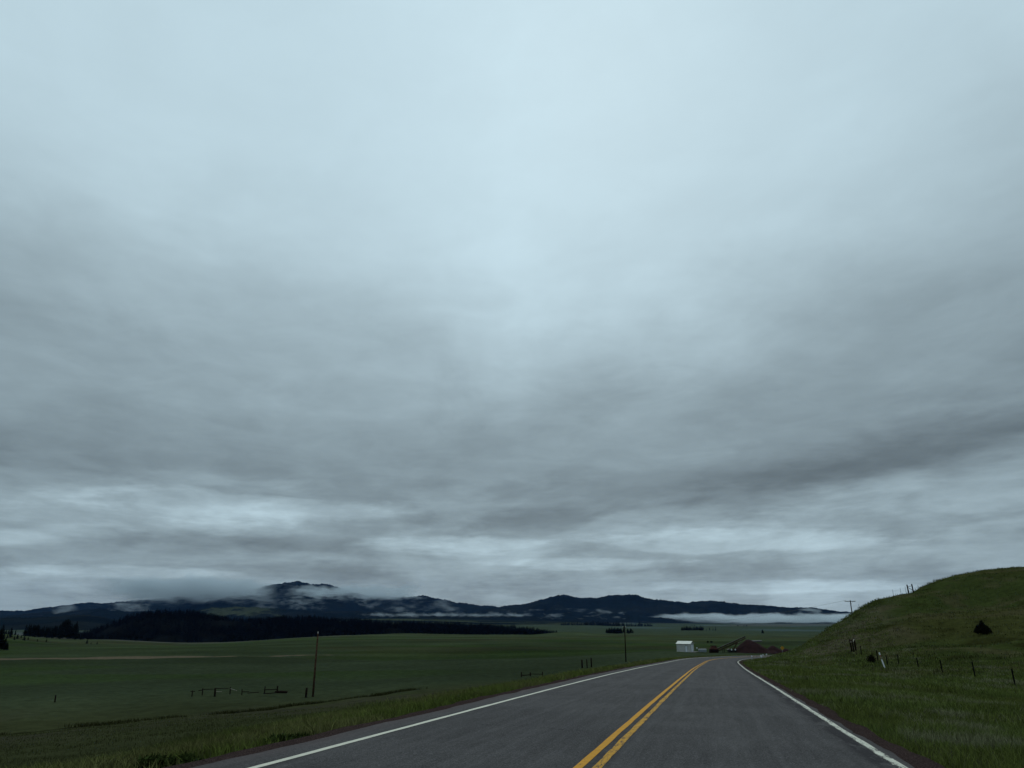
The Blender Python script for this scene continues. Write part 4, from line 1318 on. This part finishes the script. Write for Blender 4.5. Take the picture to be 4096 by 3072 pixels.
brace(854.5, 653.6, 96, 13.5, 'three dark wooden corner posts joined by a pale rail at the foot of the hill', [(0, 0, .95, .11), (.42, 1.6, .95, .11), (1.68, 3.2, 1.1, .11)], [(0, .85, 1, .8, M_palewood), (0, .8, 2, .92, M_palewood)])
brace(913.5, 592.5, 170, 8.0, 'pair of dark wooden brace posts with cross rails on the brow of the hill', [(0, 0, 1.0, .14), (-1.25, -.3, 1.05, .14)], [(0, .78, 1, .8, M_wood), (0, .25, 1, .72, M_wood)])
b0 = ground_pt(902, 596, 168)
t = thing('wire_fence', 'thin posts of a wire fence on the skyline left of the brace posts', 'fence', b0)
tp2 = []
for px, row, d in ((906.5, 594.5, 169), (901.5, 596, 168), (894, 598, 166)):
    q = ground_pt(px, row, d) - b0
    m = MB(); m.bar((0, 0, -.4), (-.06, 0, 1.75), .05, .03); m.build('fence_post', M_steel, t, False, q); tp2.append(q)
m = MB(); m.tube([q + Vector((0, -.03, 1.4)) for q in tp2], .006, 4); m.build('wire', M_steel, t)

# white marker post, leaning
b0 = ground_pt(886.3, 669.5, 62)
t = thing('marker_post', 'leaning flat white marker post with a red and white top in front of the hill', 'marker post', b0)
hh = 16.5 * 62 / F_PX
tip = Vector((-.27, .05, hh * .62)); top = Vector((-.42, .02, hh))
m = MB(); m.bar((0, 0, -.3), tip, .115, .025, (0, 1, 0)); m.build('post', M_white, t)
m = MB(); m.bar(tip + Vector((0, .004, 0)), top, .06, .02, (0, 1, 0)); m.build('neck', M_palewood, t)
m = MB(); m.bar(tip.lerp(top, .45) + Vector((0, -.016, 0)), tip.lerp(top, .72) + Vector((0, -.016, 0)), .1, .012, (0, 1, 0)); m.build('reflector', M_red, t)
m = MB(); m.bar(tip.lerp(top, .74) + Vector((0, -.01, 0)), top + Vector((-.01, -.01, .06)), .13, .03, (0, 1, 0)); m.build('cap', M_white, t)
q = ground_pt(887.8, 666, 75)
o = round_post(1.1, .06, M_steel, None, q, (-.04, 0), 'fence_stake'); tag(o, 'thin dark stake right behind the white marker post', 'stake')

# ------------------------------------------------------------------ roadworks yard beyond the bend
# white shed
sd = 250.0
b0 = ground_pt(690.4, 652.3, sd)
t = thing('shed', 'small white metal shed with a pale gable roof beyond the bend', 'shed', b0, R(-27))
LX, LY, WH, RH = 4.75, 5.2, 2.75, 0.8          # long side along -x, gable end faces +x
m = MB()
m.prism([(0, 0, -.3), (0, LY, -.3), (0, LY, WH), (0, LY / 2, WH + RH - .04), (0, 0, WH)], (-LX, 0, 0)); m.build('wall', M_siding, t)
for sgn in (0, 1):
    y0, y1 = (-.22, LY / 2) if sgn == 0 else (LY + .22, LY / 2)
    sl = RH / (LY / 2)
    z0 = WH - .22 * sl
    m = MB()
    for (xa, xb, th) in ((-LX - .2, .28, .07),):
        P = [(xa, y0, z0), (xb, y0, z0), (xb, y1, WH + RH), (xa, y1, WH + RH)]
        if sgn: P = P[::-1]
        m.prism(P, (0, 0, th))
    rf = m.build('roof', M_roof, t)
    m = MB()
    for k in range(11):
        x = -LX - .15 + k * (LX + .38) / 10
        m.bar((x, y0, z0 + .08), (x, y1 * (1 - 1e-3) + y0 * 1e-3, WH + RH + .078), .03, .03)
    m.build('roof_rib', M_roof, rf)
m = MB()
for k in range(24):
    x = -.1 - k * (LX - .2) / 23
    m.box((x, -.012, WH / 2), (.03, .024, WH - .08))
m.build('siding_rib', M_siding, t)
m = MB(); m.box((-LX / 2, -.03, WH - .09), (LX, .06, .16)); m.build('eave_trim', M_trim, t)
dr = link('door', None, None, t) if False else None
m = MB(); m.box((-1.35, -.035, 1.02), (.72, .05, 1.95)); d_ = m.build('door', M_door, t)
m = MB(); m.box((-1.76, -.04, 1.0), (.12, .09, 2.1)); m.box((-.95, -.04, 1.0), (.05, .08, 2.1)); m.box((-1.35, -.04, 2.05), (.9, .08, .1)); m.build('frame', M_trim, d_)
m = MB(); m.tube([(-1.1, -.1, 1.0), (-1.1, -.06, 1.0)], .05, 8); m.build('handle', M_steel, d_)
m = MB(); m.box((-1.4, -.03, 2.45), (.3, .05, .2)); m.build('vent', M_trim, t)
m = MB(); m.box((.03, LY * .48, 1.2), (.05, 2.9, 2.4)); gd = m.build('garage_door', M_door, t)
m = MB()
for k in range(4): m.box((.062, LY * .48, .3 + k * .6), (.02, 2.86, .5))
m.build('panel', M_door, gd)
m = MB(); m.box((.045, LY * .48, 2.47), (.09, 3.1, .13)); m.box((.045, LY * .48 - 1.52, 1.2), (.08, .09, 2.4)); m.box((.045, LY * .48 + 1.52, 1.2), (.08, .09, 2.4)); m.build('door_trim', M_trim, t)
m = MB(); m.box((-LX / 2 + .3, LY / 2, .02), (LX + 2.4, LY + 1.6, .16)); m.build('slab', simple_mat('concrete', (.16, .15, .13), .9, .3, 2.0), t)

# low pale tank beside it
b0 = ground_pt(702.5, 652.2, 252)
t = thing('metal_tank', 'low pale grey metal tank between the white shed and the conveyor', 'tank', b0, R(8))
m = MB()
w_, h_, dp_ = 2.7, 1.0, 1.3
m.prism([(-w_ / 2 + .1, -dp_ / 2, 0.08), (w_ / 2 - .1, -dp_ / 2, 0.08), (w_ / 2, -dp_ / 2, h_), (-w_ / 2, -dp_ / 2, h_)], (0, dp_, 0)); m.build('body', M_galv, t)
m = MB(); m.box((0, 0, h_ + .025), (w_ + .1, dp_ + .08, .05)); m.build('rim', M_white, t)
m = MB()
for k in range(7): m.bar((-w_ * .45 + k * w_ * .15, -dp_ / 2 - .02, .12), (-w_ * .46 + k * w_ * .153, -dp_ / 2 - .02, h_ - .04), .05, .04)
m.build('rib', M_galv, t)
for k in (-.9, .9):
    m = MB(); m.box((k, 0, .02), (.15, dp_, .16)); m.build('skid', M_trim, t)

# stacking conveyor
D3 = 262.0
b0 = ground_pt(714, 652.6, D3)
t = thing('conveyor', 'rusty stacking conveyor with a hopper feeding the red gravel pile', 'conveyor', b0)
u = D3 / F_PX


def cp(px, row, dy=0.0): return Vector(((px - 714) * u, dy, (652.6 - row) * u * 1.045 - 0.05))


m = MB(); P = [cp(710.0, 652.7, -.9), cp(717.9, 652.7, -.9), cp(718.0, 649.4, -.9), cp(710.0, 649.4, -.9)]
m.prism(P, (0, 1.9, 0)); m.build('hopper_base', M_rustdark, t)
m = MB(); P = [cp(710.2, 649.4, -.85), cp(717.6, 649.4, -.85), cp(716.8, 646.6, .5), cp(712.4, 646.6, .5), cp(710.2, 649.4, .9), cp(717.6, 649.4, .9), cp(716.8, 646.6, 1.0), cp(712.4, 646.6, 1.0)]
m.add(P, [(0, 1, 2, 3), (5, 4, 7, 6), (0, 3, 7, 4), (1, 5, 6, 2), (3, 2, 6, 7)]); m.build('hopper', M_rust, t)
m = MB(); m.bar(cp(711.2, 646.4, .6), cp(717.6, 646.5, .6), .16, .12); m.bar(cp(713, 646.4, .2), cp(713, 648.5, .2), .1); m.bar(cp(716, 646.4, .2), cp(716, 648.5, .2), .1); m.build('hopper_rim', M_rustdark, t)
A0, A1 = cp(717.2, 650.2), cp(745.6, 639.3)
dirv = (A1 - A0).normalized(); nrm = Vector((-dirv.z, 0, dirv.x))
for sy in (-.42, .42):
    m = MB(); o_ = Vector((0, sy, 0))
    m.bar(A0 + o_ + nrm * .28, A1 + o_ + nrm * .28, .10, .16); m.bar(A0 + o_ - nrm * .30, A1 + o_ - nrm * .30, .10, .13)
    n_ = 12
    for k in range(n_):
        a_ = A0.lerp(A1, k / n_) + o_; c_ = A0.lerp(A1, (k + 1) / n_) + o_
        m.bar(a_ + nrm * .28, c_ - nrm * .30, .05); m.bar(c_ - nrm * .30, c_ + nrm * .28, .05)
    m.build('truss', M_rust, t)
m = MB(); m.bar(A0 + nrm * .48, A1 + nrm * .48, .62, .05, (0, 0, 1)); m.build('belt', M_rubber, t)
for e in (A0, A1):
    m = MB(); q = e + nrm * .32; m.tube([q - Vector((0, .38, 0)), q + Vector((0, .38, 0))], .2, 10); m.build('pulley', M_rustdark, t, True)
L0, L1 = cp(718, 651.4), cp(740.5, 642.6)
m = MB(); m.bar(cp(717.8, 651.6, -.2), cp(738.0, 643.6, -.2), .10, .12); m.build('lower_chord', M_rust, t)
for sy in (-.5, .5):
    m = MB(); m.bar(cp(737.6, 643.6, sy), cp(732.6, 650.6, sy), .17, .15); m.build('support_leg', M_rust, t)
    m = MB(); m.bar(cp(737.6, 643.8, sy * .8), cp(741.5, 642.2, sy * .8), .1, .1); m.build('strut', M_palewood, t)
m = MB(); m.prism([cp(728.2, 652.2, -.7), cp(733.6, 652.3, -.7), cp(733.2, 650.6, -.7), cp(731, 650.2, -.7), cp(729.4, 649.2, -.7), cp(727.2, 649.6, -.7)], (0, 1.4, 0)); m.build('engine', M_black, t)
for px, lab in ((730.7, None), (734.3, None)):
    q = cp(px, 650.6, -.95)
    m = MB(); m.tube([q, q + Vector((0, .28, 0))], .5, 16); wh = m.build('wheel', M_rubber, t, True)
    m = MB(); q2 = cp(px, 649.7, -1.0); m.prism([q2 + Vector(v) for v in ((0, 0, -.34), (.24, 0, 0), (0, 0, .34), (-.24, 0, 0))], (0, .04, 0)); m.build('plate', M_white, wh)
for px in (722.8, 724.4):
    m = MB(); m.bar(cp(px, 652.4, 0), cp(px + .1, 648.9, 0), .16, .2); m.build('stand', M_rustdark, t)

# gravel piles


def pile_mesh(w, d, h, seed, peak=0.0, k=1.15):
    n, mm = 84, 56
    xs, ys = np.meshgrid(np.linspace(-1, 1, n), np.linspace(-1, 1, mm))
    px_ = xs - peak * (1 - np.abs(xs))
    rad = np.hypot(px_, ys)
    ang = np.arctan2(ys, px_)
    rad = rad * (1 + 0.09 * vnoise(np.cos(ang) * 2, np.sin(ang) * 2, seed))
    z = np.clip(1 - (rad * k / 1.1) ** 1.12, -0.05, 1)
    z = z - 0.05 * np.exp(-(rad / .12) ** 2)
    z = z + (0.025 * fbm(xs * 7, ys * 7, 3, seed + 2) + 0.045 * fbm(xs * 2.2, ys * 2.2, 2, seed + 4)) * (z > 0)
    V = np.stack([xs * w / 2, ys * d / 2, z * h], -1).reshape(-1, 3)
    idx = np.arange(n * mm).reshape(mm, n)
    q = np.stack([idx[:-1, :-1].ravel(), idx[:-1, 1:].ravel(), idx[1:, 1:].ravel(), idx[1:, :-1].ravel()], 1)
    q = q[(V[q][:, :, 2] > -0.04 * h).any(1)]
    return mesh_np('gravel_pile', V, [q], True)


def pile_mat():
    m, g, b = new_mat('red_crushed_rock')
    geo = g.n('ShaderNodeNewGeometry').outputs['Position']
    n = g.noise(geo, 0.7, 6.0, 0.65); n2 = g.noise(geo, 9.0, 4.0, 0.7)
    c = g.mixc(g.sstep(n, 0.3, 0.7), (0.028, 0.0125, 0.0125, 1), (0.018, 0.0085, 0.009, 1))
    c = g.mixc(g.sstep(n2, 0.4, 0.8, 0.0, .5), c, (0.044, 0.023, 0.022, 1))
    g.put(b.inputs['Base Color'], c); b.inputs['Roughness'].default_value = .95; b.inputs['Specular IOR Level'].default_value = .05
    bp = g.n('ShaderNodeBump'); bp.inputs['Strength'].default_value = .8; bp.inputs['Distance'].default_value = .12
    g.put(bp.inputs['Height'], n2); g.put(b.inputs['Normal'], bp.outputs[0])
    return m


M_pile = pile_mat()
for px, row, d, w, dp_, h, pk, sd_, lab in (
        (752.0, 652.5, 268, 39 * .362, 13, 12.3 * .362 * 1.05, -.12, 3, 'large cone of red-brown gravel beside the conveyor'),
        (774.0, 652.5, 266, 21 * .36, 7, 6.6 * .36, -.1, 5, 'lower red-brown gravel heap adjoining the large cone'),
        (772.5, 653.3, 256, 13 * .35, 4, 2.6 * .35, .1, 7, 'smallest flat dark red gravel heap in front'),
        (787, 652.6, 264, 13 * .357, 4.5, 4.2 * .357, -.2, 9, 'rightmost red gravel heap behind the yellow sign')):
    b0 = ground_pt(px, row, d, .1)
    o = link('gravel_pile', pile_mesh(w * 1.06, dp_, h + .1, sd_, pk), M_pile, None, b0); tag(o, lab, 'gravel pile', 'gravel piles beyond the bend')

# yellow warning sign on the far side of the bend
b0 = ground_pt(783.0, 655.2, 200)
t = thing('road_sign', 'yellow diamond warning sign on a post in front of the gravel heaps', 'road sign', b0)
tp = at(783, 648.1, b0.y * CT + b0.z * ST)[2] - b0.z
m = MB(); m.bar((0, .05, -.3), (0, .05, tp + .4), .08, .08); m.build('post', M_trim, t)
m = MB(); s2 = .60; m.prism([(0, 0, tp - s2), (s2, 0, tp), (0, 0, tp + s2), (-s2, 0, tp)], (0, .02, 0)); m.build('sign_panel', M_yellow, t)

# delineators
for px, s, of, hpx, lab, wide in ((752, None, None, 5.2, 'thin white-topped roadside marker on the inside of the bend, leftmost of four', .11), (761.3, None, None, 4.0, 'broad white roadside marker in the middle of the bend', .2), (763.3, None, None, 4.4, 'narrow white roadside marker right of the broad one', .1), (767.0, None, None, 4.2, 'pale solid roadside post, rightmost of four on the bend', .12)):
    best = None
    for s_ in np.arange(90, 230, 1.0):
        q = road_pt(s_, 5.0); zc = q[1] * CT + q[2] * ST
        e = abs(512 + F_PX * q[0] / zc - px) + (0 if s_ > 118 else 50)
        if best is None or e < best[0]: best = (e, s_, q, zc)
    q, zc = best[2], best[3]
    b0 = Vector((q[0], q[1], zat(q[0], q[1])))
    t = thing('delineator', lab, 'roadside marker', b0, 0, 'roadside markers on the bend')
    hh = hpx * zc / F_PX
    m = MB(); m.bar((0, .02, -.3), (0, .02, hh), .07, .03); m.build('post', M_palewood if 'solid' in lab else M_galv, t)
    m = MB(); m.tube([(0, -.03, hh - wide / 2), (0, .0, hh - wide / 2)], wide, 12); m.build('reflector', M_white, t)

# pale farm sheds far out behind the pile
b0 = ground_pt(755.5, 638, 620, .5)
t = thing('farm_shed', 'long low pale farm shed far behind the gravel pile', 'shed', b0, R(5))
m = MB(); m.box((0, 0, .4), (9.0, 4, 1.8)); m.build('wall', simple_mat('faded_wall', (.035, .03, .028), .8, .3, .6), t)
m = MB(); m.prism([(-4.7, -2.3, 1.3), (-4.7, 0, 1.9), (-4.7, 2.3, 1.3)], (9.4, 0, 0)); m.build('roof', simple_mat('dull_roof', (.035, .04, .036), .7, .3, .8), t)
b0 = ground_pt(696.5, 642.6, 330)
t = thing('small_sign', 'small white plate on a thin post behind the white shed', 'sign', b0)
m = MB(); m.bar((0, 0, -.2), (0, 0, 1.0), .06); m.build('post', M_galv, t)
m = MB(); m.prism([(-.3, -.04, .7), (.3, -.04, .7), (.3, -.04, 1.15), (-.3, -.04, 1.15)], (0, .02, 0)); m.build('plate', M_white, t)


# ------------------------------------------------------------------ haze and low cloud
def volume_obj(name, c, size, mat, label, rz=0.0):
    m = MB(); m.box((0, 0, 0), (2, 2, 2)); o = m.build(name, mat, None)
    o.location = c; o.scale = (size[0] / 2, size[1] / 2, size[2] / 2); o.rotation_euler = (0, 0, rz)
    return tag(o, label, 'fog' if 'fog' in name or 'mist' in name else 'cloud', kind='stuff')


def fog_mat(name, dens, sx, sz, thr, soft, seed, top=0.55, bottom=0.9, col=(0.66, 0.74, 0.78), warp=0.45, endf=0.75, step=0.25):
    """density: noise cut-out under a wavering top, faded towards the sides"""
    m = bpy.data.materials.new(name); m.use_nodes = True
    t = m.node_tree; t.nodes.clear(); g = NG(t)
    tc = g.n('ShaderNodeTexCoord').outputs['Object']
    pos = g.n('ShaderNodeNewGeometry').outputs['Position']
    ox, oy, oz = g.sep(tc)
    q = g.vm('ADD', g.vm('MULTIPLY', pos, (1 / sx, 1 / sx, 1 / sz)), (seed * 1.7, seed * 3.1, 0))
    n = g.noise(q, 1.0, 5.0, 0.6, 0.3)
    n0 = g.noise(g.vm('MULTIPLY', q, (.7, .7, .0)), 1.0, 4.0, 0.6)
    tl = g.m('ADD', top, g.m('MULTIPLY', g.m('SUBTRACT', n0, 0.5), warp * 2))
    vt = g.sstep(oz, tl, g.m('SUBTRACT', tl, 0.55))
    vb = g.sstep(g.m('ADD', oz, g.m('MULTIPLY', g.m('SUBTRACT', n, 0.5), 0.8)), -1.0, -bottom)
    ex = g.sstep(g.m('ABSOLUTE', ox), 1.0, endf)
    ey = g.sstep(g.m('ABSOLUTE', oy), 1.0, 0.5)
    body = g.m('MULTIPLY', g.m('MULTIPLY', vt, vb), g.m('MULTIPLY', ex, ey))
    k = g.m('MULTIPLY', g.sstep(g.m('ADD', n, g.m('MULTIPLY', g.m('SUBTRACT', body, 1.0), 0.35)), thr, thr + soft), body)
    pv = g.n('ShaderNodeVolumePrincipled')
    pv.inputs['Color'].default_value = (*col, 1); pv.inputs['Anisotropy'].default_value = 0.1
    g.put(pv.inputs['Density'], g.m('MULTIPLY', k, dens))
    out = g.n('ShaderNodeOutputMaterial'); t.links.new(pv.outputs[0], out.inputs['Volume'])
    try: m.cycles.volume_step_rate = step
    except Exception: pass
    return m


def cloud_box(name, px0, px1, r0, r1, d, depth, mat, label):
    """box spanning a span of directions, centred at distance d"""
    pm = (px0 + px1) / 2
    c = (at(pm, r0, d) + at(pm, r1, d)) / 2
    w = abs(at(px1, r0, d)[0] - at(px0, r0, d)[0]); h = abs(at(pm, r0, d)[2] - at(pm, r1, d)[2])
    return volume_obj(name, c, (w, depth, h), mat, label, -math.atan2(c[0], c[1]) * 0.6)


cloud_box('fog_bank', 640, 1000, 611.5, 623.8, 6600, 1000, fog_mat('valley_fog', 0.0085, 200, 30, 0.20, 0.3, 1, 0.62, 0.7, warp=1.5, endf=.75, col=(.82, .9, .93)), 'white fog bank lying along the foot of the right mountain')
cloud_box('fog_bank', 345, 545, 607, 618.5, 5350, 420, fog_mat('strip_fog', 0.0065, 75, 26, 0.36, 0.26, 2, 0.1, 0.3, warp=1.7), 'ragged line of mist along the lower slopes of the left mountain')
cloud_box('mist_patch', 490, 640, 604, 620.5, 6050, 420, fog_mat('patch_fog', 0.004, 130, 34, 0.575, 0.13, 3, 0.9, 0.7, warp=.2), 'small scattered mist patches on the dark slope right of the middle')
cloud_box('mist_patch', 240, 480, 594, 613, 8200, 900, fog_mat('slope_fog', 0.0032, 240, 80, 0.50, 0.28, 4, 0.85, 0.7, warp=.3), 'torn wisps of mist over the left mountain slopes')
cloud_box('low_cloud', 80, 305, 562, 607, 8300, 1500, fog_mat('cap_cloud', 0.0050, 260, 75, 0.24, 0.30, 5, 0.5, 0.3, warp=.8, endf=.3, col=(.74, .83, .87)), 'grey cloud bank draped over the left mountain ridge')
cloud_box('low_cloud', 258, 455, 574, 604, 8000, 1300, fog_mat('summit_cloud', 0.0046, 210, 62, 0.41, 0.2, 6, 0.55, 0.4, warp=.8, endf=.4, col=(.74, .83, .87)), 'torn grey cloud clinging to the summit of the left mountain')
cloud_box('mist_patch', 44, 84, 600, 616, 6200, 500, fog_mat('puff_fog', 0.0035, 110, 70, 0.36, 0.3, 8, 0.7, 0.6, warp=.6, endf=.1), 'pale puff of mist at the far left under the ridge')
cloud_box('mist_patch', 96, 165, 599, 613, 6300, 500, fog_mat('wisp_fog', 0.0035, 95, 48, 0.47, 0.2, 12, 0.8, 0.6, warp=.4, endf=.3), 'torn mist streaks under the cloud, left of the forest hill')
cloud_box('mist_patch', 262, 345, 590, 612, 7200, 500, fog_mat('lower_wisp_fog', 0.0032, 120, 36, 0.52, 0.16, 14, 0.8, 0.6, warp=.4, endf=.4), 'flat mist wisps below the summit of the left mountain')
cloud_box('mist_patch', 790, 830, 605, 614.5, 6400, 400, fog_mat('puff_fog_right', 0.0035, 130, 40, 0.47, 0.15, 10, 0.8, 0.8, warp=.2, endf=.4), 'two small mist puffs on the right mountain above the fog bank')

hz = bpy.data.materials.new('air'); hz.use_nodes = True
hz.node_tree.nodes.clear(); g = NG(hz.node_tree)
pv = g.n('ShaderNodeVolumePrincipled'); pv.inputs['Color'].default_value = (0.17, 0.42, 1.0, 1); pv.inputs['Density'].default_value = 7.5e-6
pv.inputs['Anisotropy'].default_value = 0.0
ou = g.n('ShaderNodeOutputMaterial'); hz.node_tree.links.new(pv.outputs[0], ou.inputs['Volume'])
zlo = float(Z.min()) - 3
m = MB(); m.hexa([(-17000, -700, zlo), (17000, -700, zlo), (17000, 18000, zlo), (-17000, 18000, zlo), (-17000, -700, 760), (17000, -700, 760), (17000, 18000, 760), (-17000, 18000, 760)])
o = m.build('haze', hz); tag(o, 'thin blue haze over the whole valley', 'haze', kind='stuff')

# ribs and panels far too small to pick apart in the picture
for o in bpy.data.objects:
    if o.parent and o.name.split('.')[0] in ('siding_rib', 'roof_rib', 'rib', 'panel'):
        o['kind'] = 'stuff'
